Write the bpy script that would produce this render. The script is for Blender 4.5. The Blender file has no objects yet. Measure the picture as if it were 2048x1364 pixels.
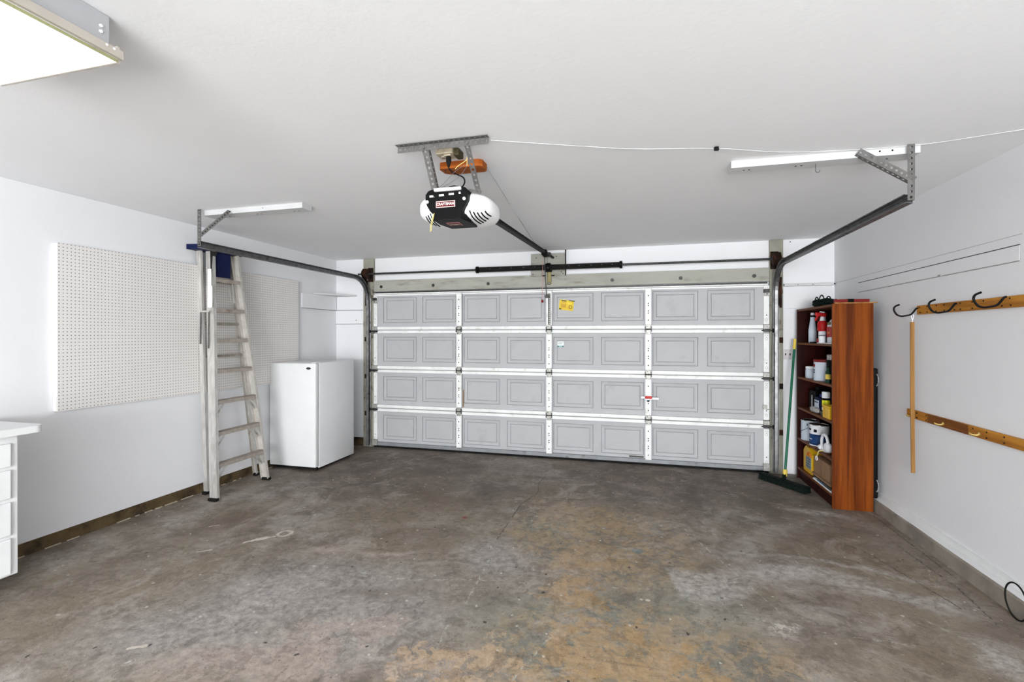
import bpy, bmesh, math, random
from mathutils import Vector, Matrix
PI = math.pi
random.seed(7)
S = bpy.context.scene
COL = S.collection

# ------------------------------------------------------------------ camera
cam_d = bpy.data.cameras.new('camera')
cam = bpy.data.objects.new('camera', cam_d)
COL.objects.link(cam)
cam_d.sensor_width = 36.0
cam_d.lens = 36.0 * 950.0 / 2048.0
cam_d.shift_y = -11.0 / 2048.0
cam_d.clip_start = 0.05
cam.location = (0, 0, 1.5)
cam.rotation_euler = (PI / 2, 0, math.atan(251.0 / 950.0))
S.camera = cam

# ------------------------------------------------------------------ world, lights, exposure
W = bpy.data.worlds.new('world')
S.world = W
W.use_nodes = True
W.node_tree.nodes['Background'].inputs[0].default_value = (0.80, 0.88, 1.0, 1)
W.node_tree.nodes['Background'].inputs[1].default_value = 1.5
S.view_settings.view_transform = 'Standard'
S.view_settings.look = 'None'
S.view_settings.gamma = 1.0
S.view_settings.use_curve_mapping = False
S.view_settings.exposure = 0.03

def area(name, loc, rot, sx, sy, power, color=(1, 1, 1), spread=None):
    l = bpy.data.lights.new(name, 'AREA')
    l.shape = 'RECTANGLE'; l.size = sx; l.size_y = sy; l.energy = power; l.color = color
    if spread: l.spread = spread
    o = bpy.data.objects.new(name, l)
    COL.objects.link(o); o.location = loc; o.rotation_euler = rot
    return o

# added unseen area light just inside the rear wall, filling the room from behind
area('rear_fill', (0.0, -7.3, 1.65), (math.radians(98), 0, 0), 3.4, 1.45, 600, (0.95, 0.98, 1.0))
# added unseen uplight near the floor behind the camera, brightening the ceiling
area('ceiling_fill', (0.3, -3.0, 0.2), (math.radians(140), 0, 0), 3.6, 4.5, 500, (0.91, 0.965, 1.0))
# tubes of the ceiling fixture at left
area('fixture_tubes', (-1.905, 0.53, 2.375), (0, 0, 0), 0.50, 1.2, 2, (0.97, 0.985, 1.0))

# ------------------------------------------------------------------ node helpers
class NT:
    def __init__(s, mat):
        s.t = mat.node_tree; s.n = s.t.nodes; s.l = s.t.links
    def new(s, ty, **kw):
        n = s.n.new(ty)
        for k, v in kw.items(): setattr(n, k, v)
        return n
    def put(s, sock, v):
        if callable(v) and not isinstance(v, bpy.types.NodeSocket): v = v()
        if isinstance(v, bpy.types.NodeSocket): s.l.new(v, sock)
        else:
            if hasattr(sock.default_value, '__len__') and not hasattr(v, '__len__'): v = (v,) * len(sock.default_value)
            if hasattr(sock.default_value, '__len__') and len(sock.default_value) == 4 and len(v) == 3: v = tuple(v) + (1,)
            sock.default_value = v
    def math(s, op, a, b=0.0, c=None, clamp=False):
        a, b = s.now(a), s.now(b)
        n = s.new('ShaderNodeMath', operation=op); n.use_clamp = clamp
        s.put(n.inputs[0], a); s.put(n.inputs[1], b)
        if c is not None: s.put(n.inputs[2], c)
        return n.outputs[0]
    def vec(s, op, a, b=(0, 0, 0), scale=None):
        n = s.new('ShaderNodeVectorMath', operation=op)
        s.put(n.inputs[0], a); s.put(n.inputs[1], b)
        if scale is not None: s.put(n.inputs['Scale'], scale)
        return n.outputs['Value'] if op in ('LENGTH', 'DOT_PRODUCT', 'DISTANCE') else n.outputs[0]
    def coord(s):
        return s.new('ShaderNodeTexCoord').outputs['Object']
    def map(s, v, scale=(1, 1, 1), loc=(0, 0, 0), rot=(0, 0, 0)):
        n = s.new('ShaderNodeMapping')
        s.put(n.inputs['Vector'], v); n.inputs['Scale'].default_value = scale
        n.inputs['Location'].default_value = loc; n.inputs['Rotation'].default_value = rot
        return n.outputs[0]
    def noise(s, v, scale, detail=4, rough=0.55, dist=0.0, color=False):
        n = s.new('ShaderNodeTexNoise')
        s.put(n.inputs['Vector'], v); n.inputs['Scale'].default_value = scale
        n.inputs['Detail'].default_value = detail; n.inputs['Roughness'].default_value = rough
        n.inputs['Distortion'].default_value = dist
        return n.outputs['Color'] if color else n.outputs['Fac']
    def step(s, v, a, b, lo=0.0, hi=1.0):
        v = s.now(v)
        n = s.new('ShaderNodeMapRange', interpolation_type='SMOOTHSTEP')
        s.put(n.inputs[0], v); s.put(n.inputs[1], a); s.put(n.inputs[2], b)
        n.inputs[3].default_value = lo; n.inputs[4].default_value = hi
        return n.outputs[0]
    def now(s, v): return v() if callable(v) and not isinstance(v, bpy.types.NodeSocket) else v
    def mix(s, f, a, b, mode='MIX'):
        f = s.now(f)
        n = s.new('ShaderNodeMix', data_type='RGBA', blend_type=mode)
        s.put(n.inputs[0], f); s.put(n.inputs[6], a); s.put(n.inputs[7], b)
        return n.outputs[2]
    def bump(s, h, strength=0.2, dist=0.01):
        n = s.new('ShaderNodeBump')
        n.inputs['Strength'].default_value = strength; n.inputs['Distance'].default_value = dist
        s.put(n.inputs['Height'], h)
        return n.outputs[0]

def srgb(r, g, b):
    f = lambda c: (c / 255 / 12.92) if c / 255 <= 0.04045 else ((c / 255 + 0.055) / 1.055) ** 2.4
    return (f(r), f(g), f(b))

def base_mat(name, rough=0.5, metal=0.0):
    m = bpy.data.materials.new(name); m.use_nodes = True
    b = m.node_tree.nodes['Principled BSDF']
    b.inputs['Roughness'].default_value = rough; b.inputs['Metallic'].default_value = metal
    return m, b, NT(m)

def mat(name, rgb, rough=0.5, metal=0.0, var=0.12, vscale=8.0, bump=0.0, bscale=200.0, dirt=None, dscale=3.0, dlo=0.55, dhi=0.75, stretch=(1, 1, 1)):
    """procedural paint / plastic / metal: a colour with mottled variation, optional dirt and bump"""
    m, b, t = base_mat(name, rough, metal)
    if metal == 0: b.inputs['Specular IOR Level'].default_value = 0.25 if sum(rgb) > 150 else 0.12
    c = srgb(*rgb)
    v = t.map(t.coord(), stretch)
    n = t.noise(v, vscale, 4)
    lo = tuple(x * (1 - var) for x in c); hi = tuple(min(1, x * (1 + var)) for x in c)
    col = t.mix(t.step(n, 0.3, 0.7), lo, hi)
    if dirt:
        dn = t.noise(v, dscale, 6, 0.65)
        col = t.mix(t.step(dn, dlo, dhi), col, srgb(*dirt))
    t.put(b.inputs['Base Color'], col)
    if bump:
        t.put(b.inputs['Normal'], t.bump(t.noise(v, bscale, 3), bump, 0.002))
    return m

def wood(name, dark, light, axis='z', scale=1.0, rough=0.45, spec=None):
    m, b, t = base_mat(name, rough)
    b.inputs['Specular IOR Level'].default_value = 0.10
    st = {'x': (0.6, 14, 14), 'y': (14, 0.6, 14), 'z': (14, 14, 0.6)}[axis]
    v = t.map(t.coord(), tuple(k * scale for k in st))
    n1 = t.noise(v, 1.0, 5, 0.6, 0.6)
    n2 = t.noise(v, 6.0, 3, 0.6)
    f = t.math('ADD', t.math('MULTIPLY', n1, 0.75), t.math('MULTIPLY', n2, 0.25))
    t.put(b.inputs['Base Color'], t.mix(t.step(f, 0.36, 0.64), srgb(*dark), srgb(*light)))
    return m

M = {}
# painted drywall
def drywall(name, rgb, bs=60.0, st=0.10):
    m, b, t = base_mat(name, 0.85)
    v = t.coord(); c = srgb(*rgb)
    n = t.noise(v, 1.3, 4)
    t.put(b.inputs['Base Color'], t.mix(n, tuple(x * 0.965 for x in c), tuple(min(1, x * 1.03) for x in c)))
    h = t.math('ADD', t.noise(v, bs, 3), t.math('MULTIPLY', t.noise(v, 7.0, 3), 0.8))
    t.put(b.inputs['Normal'], t.bump(h, st, 0.006))
    return m
M['wall'] = drywall('wall_paint', (233, 233, 235))
M['ceiling'] = drywall('ceiling_paint', (246, 246, 247), 38.0, 0.12)
M['white'] = mat('white_paint', (232, 232, 232), 0.55, 0, 0.03, 5)
M['board_white'] = mat('white_board_paint', (208, 208, 208), 0.6, 0, 0.03, 5)
M['groove'] = mat('shadow_gap', (120, 120, 120), 0.9)
M['rail'] = mat('white_steel_rail', (240, 240, 238), 0.4, 0.0, 0.05, 6, dirt=(196, 192, 184), dscale=9, dlo=.55, dhi=.8)
_b = M['rail'].node_tree.nodes['Principled BSDF']; _t = NT(M['rail']); _l = _b.inputs['Base Color'].links[0].from_socket
_x = _t.map(_t.coord(), (55, 1, 5)); _g = _t.math('MULTIPLY', _t.step(_t.noise(_x, 1.0, 3, .6), .66, .72), _t.step(_t.noise(_t.coord(), 1.3, 2), .5, .6))
_t.put(_b.inputs['Base Color'], _t.mix(_t.math('MULTIPLY', _g, .6), _l, srgb(150, 146, 140)))      # cracked paint
M['skin'] = mat('door_skin_grey', (182, 182, 184), 0.55, 0, 0.03, 3, dirt=(172, 171, 172), dscale=3)
M['groove_shade'] = mat('shaded_groove', (168, 168, 170), .7)  # darker tone painted on the groove faces to deepen their shade
M['hole'] = mat('dark_hole', (14, 14, 14), 0.9)
M['hinge'] = mat('galvanised_hinge', (170, 168, 162), 0.45, 0.35, 0.25, 60)
M['darksteel'] = mat('dark_steel', (58, 57, 56), 0.45, 0.5, 0.3, 30)
M['track'] = mat('galvanised_track', (112, 112, 113), 0.4, 0.75, 0.25, 20, dirt=(60, 58, 56), dscale=12)
M['trackin'] = M['track']
M['zinc'] = mat('zinc_angle', (104, 102, 100), 0.5, 0.35, 0.15, 30)
M['black'] = mat('black_paint', (10, 10, 11), 0.5, 0, 0.2, 20)
M['spring'] = mat('black_spring', (24, 23, 22), 0.5, 0.3, 0.3, 60)
M['rust'] = mat('rusty_steel', (62, 38, 25), 0.8, 0.0, 0.4, 40, dirt=(30, 22, 19), dscale=9, dlo=.38, dhi=.6)
M['header'] = mat('weathered_grey_board', (168, 167, 157), 0.8, 0, 0.08, 4, 0.2, 60, dirt=(128, 124, 110), dscale=5, dlo=.5, dhi=.75, stretch=(0.5, 1, 2))
M['jamb'] = mat('weathered_jamb', (150, 147, 134), 0.8, 0, 0.12, 5, 0.2, 60, dirt=(84, 70, 56), dscale=6, dlo=.55, dhi=.7)
M['seal'] = mat('grey_bottom_rail', (138, 141, 144), 0.5, 0.1, 0.1, 10, dirt=(108, 108, 108), dscale=8)
M['rubber'] = mat('black_rubber', (26, 25, 24), 0.8)
M['red'] = mat('red_plastic', (190, 40, 20), 0.4)
M['yellow'] = mat('yellow_sticker', (226, 196, 62), 0.6, 0, 0.06, 12, dirt=(222, 170, 60), dscale=14)
M['ink'] = mat('dark_print', (70, 62, 40), 0.7)
M['teal'] = mat('teal_print', (60, 96, 98), 0.6)
M['paper'] = mat('white_paper', (238, 242, 242), 0.7, 0, 0.02)
M['appliance'] = mat('white_enamel', (228, 228, 228), 0.35, 0, 0.015, 4)
M['gasket'] = mat('grey_gasket', (150, 150, 150), 0.6)
M['base_brown'] = mat('dirty_brown_baseboard', (92, 76, 52), 0.85, 0, 0.2, 9, 0.3, 80, dirt=(46, 38, 28), dscale=5, dlo=.45, dhi=.7)
M['dustedge'] = mat('dusty_crumbs', (188, 176, 156), 0.9)
M['concrete'] = mat('rough_concrete', (138, 130, 120), 0.9, 0, 0.16, 7, 0.5, 90, dirt=(98, 90, 80), dscale=5)
M['alu'] = mat('brushed_aluminium', (206, 203, 198), 0.42, 0.45, 0.12, 14, stretch=(3, 3, .6), dirt=(182, 178, 173), dscale=6, dlo=.52, dhi=.7)
M['alu_tan'] = mat('worn_aluminium', (200, 195, 188), 0.5, 0.3, 0.10, 16, dirt=(168, 158, 146), dscale=8)
M['step'] = mat('worn_step', (170, 160, 150), 0.5, 0.25, 0.12, 20, dirt=(132, 120, 108), dscale=9)
M['navy'] = mat('navy_plastic', (22, 30, 68), 0.5)
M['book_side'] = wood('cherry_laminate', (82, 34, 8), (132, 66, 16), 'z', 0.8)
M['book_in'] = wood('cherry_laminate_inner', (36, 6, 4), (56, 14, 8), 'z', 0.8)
M['book_shelf'] = wood('cherry_shelf', (92, 52, 28), (124, 74, 42), 'y', 0.8)
M['rackwood_x'] = wood('ochre_pine', (152, 94, 34), (214, 150, 60), 'y', 0.7, 0.5)
M['stick'] = wood('stick_wood', (130, 92, 48), (168, 124, 72), 'z', 1.0, 0.55)
M['block'] = wood('orange_stained_block', (140, 70, 24), (180, 98, 42), 'x', 1.0, 0.6)
M['hookblack'] = mat('black_vinyl_hook', (16, 16, 17), 0.45)
M['brass'] = mat('brass', (228, 196, 120), 0.25, 0.9)
M['chrome'] = mat('chrome', (225, 225, 225), 0.15, 0.9)
M['screw'] = mat('dark_screw', (38, 30, 24), 0.6)
M['green'] = mat('green_handle', (28, 98, 72), 0.35, 0, 0.1)
M['darkgreen'] = mat('dark_green_bristle', (10, 22, 19), 0.7, 0, 0.3, 60)
M['yellowp'] = mat('yellow_plastic', (236, 186, 34), 0.4, 0, 0.05)
M['yellowcap'] = mat('pale_yellow_cap', (226, 196, 84), 0.5)
M['plastic_white'] = mat('white_plastic', (236, 238, 242), 0.35, 0, 0.03)
M['cloudy'] = mat('cloudy_plastic', (206, 216, 228), 0.3, 0, 0.05)
M['redlabel'] = mat('red_label', (178, 22, 22), 0.45, 0, 0.12, 30)
M['darkred'] = mat('dark_red', (120, 24, 22), 0.5)
M['navylabel'] = mat('navy_label', (26, 58, 104), 0.5, 0, 0.3, 20)
M['blue'] = mat('blue_label', (58, 108, 160), 0.5, 0, 0.2, 20)
M['greyprint'] = mat('grey_print', (104, 112, 126), 0.6)
M['cardboard'] = mat('cardboard', (158, 122, 92), 0.8, 0, 0.06, 8)
M['clear'] = mat('crumpled_wrap', (176, 172, 170), 0.25, 0.1, 0.4, 40)
M['orange'] = mat('orange_rubber', (212, 120, 40), 0.5)
M['yarn'] = mat('yellow_string', (224, 206, 130), 0.8)
M['wire'] = mat('white_wire', (214, 214, 214), 0.5)
M['greywire'] = mat('grey_wire', (96, 96, 98), 0.5)
M['beige'] = mat('beige_outlet', (176, 164, 142), 0.5, 0, 0.15, 30, dirt=(98, 84, 60), dscale=30)
M['plate'] = mat('painted_switch_plate', (214, 208, 210), 0.5)
M['fixgrey'] = mat('fixture_housing', (176, 177, 180), 0.45, 0.2, 0.06, 6)
M['fixbeige'] = mat('fixture_trim', (190, 182, 172), 0.4, 0.2, 0.05, 6)
M['lensglass'] = None

# frosted lamp lens over the lit tubes
m, b, t = base_mat('lit_lens', 0.4)
b.inputs['Base Color'].default_value = (0.9, 0.9, 0.9, 1)
nn = t.noise(t.coord(), 2.0, 2)
t.put(b.inputs['Emission Color'], t.mix(nn, (1, 1, 1), (0.97, 0.98, 1.0)))
b.inputs['Emission Strength'].default_value = 1.15
M['lit'] = m
m, b, t = base_mat('green_edge_lens', 0.2)
t.put(b.inputs['Base Color'], t.mix(t.noise(t.coord(), 9, 2), srgb(168, 168, 122), srgb(150, 152, 104)))
M['lensedge'] = m
# opener lens: white translucent plastic
m, b, t = base_mat('opener_lens', 0.35)
t.put(b.inputs['Base Color'], t.mix(t.noise(t.coord(), 6, 2), srgb(240, 240, 240), srgb(246, 246, 246)))
M['olens'] = m
# pegboard: holes every 25.4 mm
m, b, t = base_mat('pegboard', 0.6)
v = t.vec('SCALE', t.coord(), scale=1 / 0.0254)
fr = t.vec('SUBTRACT', t.vec('FRACTION', v), (0.5, 0.5, 0.5))
sep = t.new('ShaderNodeSeparateXYZ'); t.put(sep.inputs[0], fr)
d2 = t.math('SQRT', t.math('ADD', t.math('MULTIPLY', sep.outputs[1], sep.outputs[1]), t.math('MULTIPLY', sep.outputs[2], sep.outputs[2])))
hole = t.step(d2, 0.11, 0.17, 1.0, 0.0)
pc = t.mix(t.noise(t.coord(), 1.5, 3), srgb(224, 220, 215), srgb(233, 229, 226))
t.put(b.inputs['Base Color'], t.mix(hole, pc, srgb(88, 84, 82)))
M['peg'] = m
M['pegedge'] = mat('pegboard_edge', (236, 234, 232), 0.6)

# ------------------------------------------------------------------ floor material
m, b, t = base_mat('stained_concrete_floor', 0.62)
P0 = t.coord()
warp = t.vec('SCALE', t.vec('SUBTRACT', t.noise(P0, 5.0, 4, color=True), (0.5, 0.5, 0.5)), scale=0.22)
Pw = t.vec('ADD', P0, warp)
warpf = t.vec('SCALE', t.vec('SUBTRACT', t.noise(P0, 26.0, 4, color=True), (0.5, 0.5, 0.5)), scale=0.035)
Pf = t.vec('ADD', P0, warpf)
def attr(name):
    n = t.new('ShaderNodeAttribute'); n.attribute_name = name
    sp = t.new('ShaderNodeSeparateXYZ'); t.put(sp.inputs[0], n.outputs['Vector']); return sp.outputs
def seg(x0, y0, x1, y1, w, P=None, soft=0.5):
    dx, dy = x1 - x0, y1 - y0; L2 = dx * dx + dy * dy
    q = t.vec('SUBTRACT', P or Pf, (x0, y0, 0))
    h = t.math('MULTIPLY', t.vec('DOT_PRODUCT', q, (dx / L2, dy / L2, 0)), 1.0, clamp=True)
    d = t.vec('LENGTH', t.vec('SUBTRACT', q, t.vec('SCALE', (dx, dy, 0), scale=h)))
    return t.step(d, w * soft, w, 1.0, 0.0)
def dot(cx, cy, r):
    return t.step(t.vec('LENGTH', t.vec('SUBTRACT', Pf, (cx, cy, 0))), r * .6, r, 1.0, 0.0)
def chain(fn, rows, **k):
    r = fn(*rows[0], **k)
    for q in rows[1:]: r = t.math('MAXIMUM', r, fn(*q, **k))
    return r
def specks(scale, r, thr, cin, c, k=1.0):
    vo = t.new('ShaderNodeTexVoronoi', voronoi_dimensions='2D'); t.put(vo.inputs['Vector'], Pf); vo.inputs['Scale'].default_value = scale
    sp = t.new('ShaderNodeSeparateColor'); t.put(sp.inputs[0], vo.outputs['Color'])
    ms = t.math('MULTIPLY', t.step(vo.outputs['Distance'], r * .6, r, 1, 0), t.math('GREATER_THAN', sp.outputs[0], thr))
    return t.mix(t.math('MULTIPLY', ms, k), cin, c)
A1, A2, A3, A4 = attr('film'), attr('peel'), attr('stain'), attr('powder')
n_big = t.noise(P0, 0.9, 5, 0.6, 0.3)
n_mid = t.noise(Pw, 3.2, 6, 0.65)
n_fin = t.noise(P0, 22.0, 5, 0.7)
cA, cB = srgb(112, 101, 89), srgb(168, 160, 152)
col = t.mix(t.step(n_mid, 0.34, 0.66), cA, cB)
col = t.mix(t.step(n_big, 0.38, 0.62), col, t.mix(n_mid, srgb(112, 98, 80), srgb(148, 136, 118)))
# soiled concrete by the door
col = t.mix(t.math('MULTIPLY', A1[0], 0.72), col, t.mix(t.step(n_mid, .35, .65), srgb(82, 71, 62), srgb(112, 100, 90)))
# bluish grey and greenish paint films
col = t.mix(t.math('MULTIPLY', A1[1], 0.7), col, t.mix(t.step(n_fin, .3, .7), srgb(146, 144, 142), srgb(176, 170, 167)))
col = t.mix(t.math('MULTIPLY', A1[2], 0.65), col, srgb(137, 138, 126))
# ochre bare areas where the paint has peeled: broken edges
pn = t.math('ADD', t.math('MULTIPLY', t.noise(Pf, 4.2, 6, 0.72, 0.5), .72), t.math('MULTIPLY', t.noise(P0, 15.0, 3, .7, .6), .28))
col = t.mix(t.math('MULTIPLY', t.math('MULTIPLY', A2[1], t.step(n_mid, .38, .62)), 0.45), col, srgb(172, 136, 88))
flk = t.noise(Pf, 11.0, 5, .8, .7)
fm = t.math('MULTIPLY', t.step(A2[1], .12, .45), .55)
col = t.mix(t.math('MULTIPLY', fm, t.step(flk, .505, .52)), col, srgb(170, 148, 116))
col = t.mix(t.math('MULTIPLY', fm, t.step(flk, .465, .45)), col, srgb(122, 124, 116))
peel = t.step(t.math('ADD', t.math('MULTIPLY', A2[0], 0.30), pn), 0.70, 0.72)
xs_ = t.new('ShaderNodeSeparateXYZ'); t.put(xs_.inputs[0], Pw)
och = t.mix(t.step(xs_.outputs[0], -.75, -.2), srgb(186, 162, 138), srgb(168, 138, 96))
och = t.mix(t.math('MULTIPLY', t.step(t.noise(P0, 3.0, 5, .6), .4, .62), .6), och, srgb(176, 152, 122))
och = t.mix(t.step(t.noise(P0, 9.0, 5, .7), .55, .75), och, srgb(138, 112, 80))
peel = t.math('MULTIPLY', peel, t.step(t.noise(P0, 7.0, 5, .8, 1.2), .43, .465))
col = t.mix(t.math('MULTIPLY', peel, A2[2]), col, och)
# pinkish bare patches
col = t.mix(t.math('MULTIPLY', t.math('MULTIPLY', A3[0], t.step(pn, .46, .50)), .5), col, srgb(178, 160, 148))
col = t.mix(t.math('MULTIPLY', A3[1], .6), col, srgb(182, 166, 156))
# brown stains
col = t.mix(t.math('MULTIPLY', t.math('MULTIPLY', A3[2], .62), t.step(n_fin, .25, .65)), col, srgb(92, 72, 52))
# pale cement patch in front of the door
def band(v, a, bb, s=0.03): return t.math('MULTIPLY', t.step(v, a - s, a + s), t.step(v, bb - s, bb + s, 1, 0))
px = t.new('ShaderNodeSeparateXYZ'); t.put(px.inputs[0], Pf)
sl = t.math('ADD', px.outputs[0], t.math('MULTIPLY', px.outputs[1], 0.28))
col = t.mix(t.math('MULTIPLY', t.math('MULTIPLY', band(sl, -0.20, 0.57, 0.015), band(px.outputs[1], 4.98, 5.62, 0.015)), .6), col, srgb(142, 133, 126))
# powdery wash with a straight left edge, scuffed band by the kerb
cut = t.step(t.math('ADD', px.outputs[0], t.math('MULTIPLY', px.outputs[1], 0.2)), 0.80, 0.83)
col = t.mix(t.math('MULTIPLY', t.math('MULTIPLY', t.math('MULTIPLY', A4[0], cut), t.step(n_fin, .2, .6)), .7), col, srgb(190, 186, 182))
col = t.mix(t.math('MULTIPLY', A4[1], .5), col, srgb(132, 122, 114))
col = t.mix(t.math('MULTIPLY', t.math('MULTIPLY', A4[2], t.step(t.noise(Pf, 16.0, 4, .8, .5), .47, .53)), .8), col, srgb(206, 198, 188))
# fine scratches
def scratch(sc, ang, lo, hi):
    v_ = t.map(P0, sc, rot=(0, 0, math.radians(ang)))
    return t.step(t.noise(v_, 1.0, 3, .5), lo, hi)
sc1 = t.math('MULTIPLY', scratch((2.2, 60, 1), 14, .70, .76), t.step(n_big, .35, .6))
col = t.mix(t.math('MULTIPLY', sc1, .5), col, srgb(176, 168, 156))
sc2 = t.math('MULTIPLY', scratch((60, 2.5, 1), 24, .71, .77), t.step(n_mid, .4, .6))
col = t.mix(t.math('MULTIPLY', sc2, .5), col, srgb(176, 168, 156))
sc3 = scratch((1.5, 22, 1), -8, .62, .76)
col = t.mix(t.math('MULTIPLY', sc3, .35), col, srgb(82, 72, 62))
# cracks
cr_dark = [(-0.95, 5.05, -0.97, 4.75), (-0.97, 4.75, -0.92, 4.45), (-0.92, 4.45, -1.0, 4.1), (-1.0, 4.1, -1.0, 3.35),
           (1.35, 4.1, 1.55, 3.75), (1.55, 3.75, 1.72, 3.15), (1.80, 3.9, 1.84, 3.4), (1.84, 3.4, 1.80, 3.0), (0.5, 5.0, 0.9, 4.9), (1.90, 4.6, 1.90, 3.5)]
cr_pale = [(-2.5, 2.56, -2.1, 2.66), (-2.1, 2.66, -1.35, 2.66), (-1.35, 2.66, -0.93, 2.77), (-0.93, 2.77, -0.45, 2.83), (-0.15, 2.88, 0.35, 2.98), (0.27, 2.85, .75, 2.72), (.75, 2.72, 1.3, 2.72),
           (-0.96, 3.05, -0.93, 2.5), (-0.95, 2.3, -0.93, 2.1), (0.35, 3.9, 0.75, 2.85), (1.45, 3.0, 1.62, 2.75), (-0.53, 2.0, -0.42, 2.32)]
cd = chain(seg, [c + (.006,) for c in cr_dark])
col = t.mix(t.math('MULTIPLY', cd, .8), col, srgb(54, 46, 40))
cp = chain(seg, [c + (.007,) for c in cr_pale])
col = t.mix(t.math('MULTIPLY', t.math('MULTIPLY', cp, t.step(n_fin, .44, .62)), .65), col, srgb(190, 194, 182))
# dried glue, paint drops
gl = chain(seg, [(-2.755, 2.835, -2.70, 2.90, .016), (-2.70, 2.90, -2.665, 2.935, .030), (-2.665, 2.935, -2.62, 2.98, .012), (-2.36, 1.73, -2.30, 1.77, .014), (-2.95, 2.62, -2.88, 2.68, .007), (-3.25, 3.0, -3.2, 3.04, .01)])
ring_c = t.vec('LENGTH', t.vec('SUBTRACT', Pf, (-2.585, 3.04, 0)))
gl = t.math('MAXIMUM', gl, t.math('MULTIPLY', t.step(ring_c, .032, .042), t.step(ring_c, .055, .064, 1, 0)))
gl = t.math('MAXIMUM', gl, dot(.02, 2.80, .014)); gl = t.math('MAXIMUM', gl, dot(.055, 2.80, .014))
col = t.mix(t.math('MULTIPLY', gl, .85), col, srgb(216, 206, 194))
col = t.mix(dot(-1.375, 3.686, .026), col, srgb(130, 52, 40))
col = t.mix(t.math('MULTIPLY', dot(0.0, 3.42, .05), .7), col, srgb(92, 122, 128))
blo = t.noise(Pw, 7.5, 4, .75, .8)
col = t.mix(t.step(blo, .50, .60, 0, .58), col, t.mix(.55, col, srgb(70, 60, 52)))
col = t.mix(t.step(t.noise(Pf, 2.1, 6, .8, 1.0), .52, .64, 0, .42), col, srgb(180, 171, 162))
col = specks(5.0, .045, .66, col, srgb(206, 200, 190), .8)
col = specks(14.0, .07, .82, col, srgb(186, 176, 162), .6)
col = specks(4.0, .04, .78, col, srgb(30, 28, 28), .85)
col = specks(17.0, .10, .80, col, srgb(84, 74, 66), .6)
n_grit = t.noise(P0, 120.0, 3, 0.7)
col = t.mix(1.0, col, t.mix(t.step(n_grit, .3, .7), (.93, .93, .93), (1.06, 1.06, 1.06)), 'MULTIPLY')
col = t.mix(1.0, col, t.mix(t.step(n_fin, .3, .7), (.82, .82, .82), (1.10, 1.10, 1.10)), 'MULTIPLY')
t.put(b.inputs['Base Color'], col)
t.put(b.inputs['Roughness'], t.math('ADD', .5, t.math('MULTIPLY', n_mid, .3)))
hh = t.noise(P0, 34.0, 4, 0.75)
t.put(b.inputs['Normal'], t.bump(hh, .35, .01))
M['floor'] = m

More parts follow.
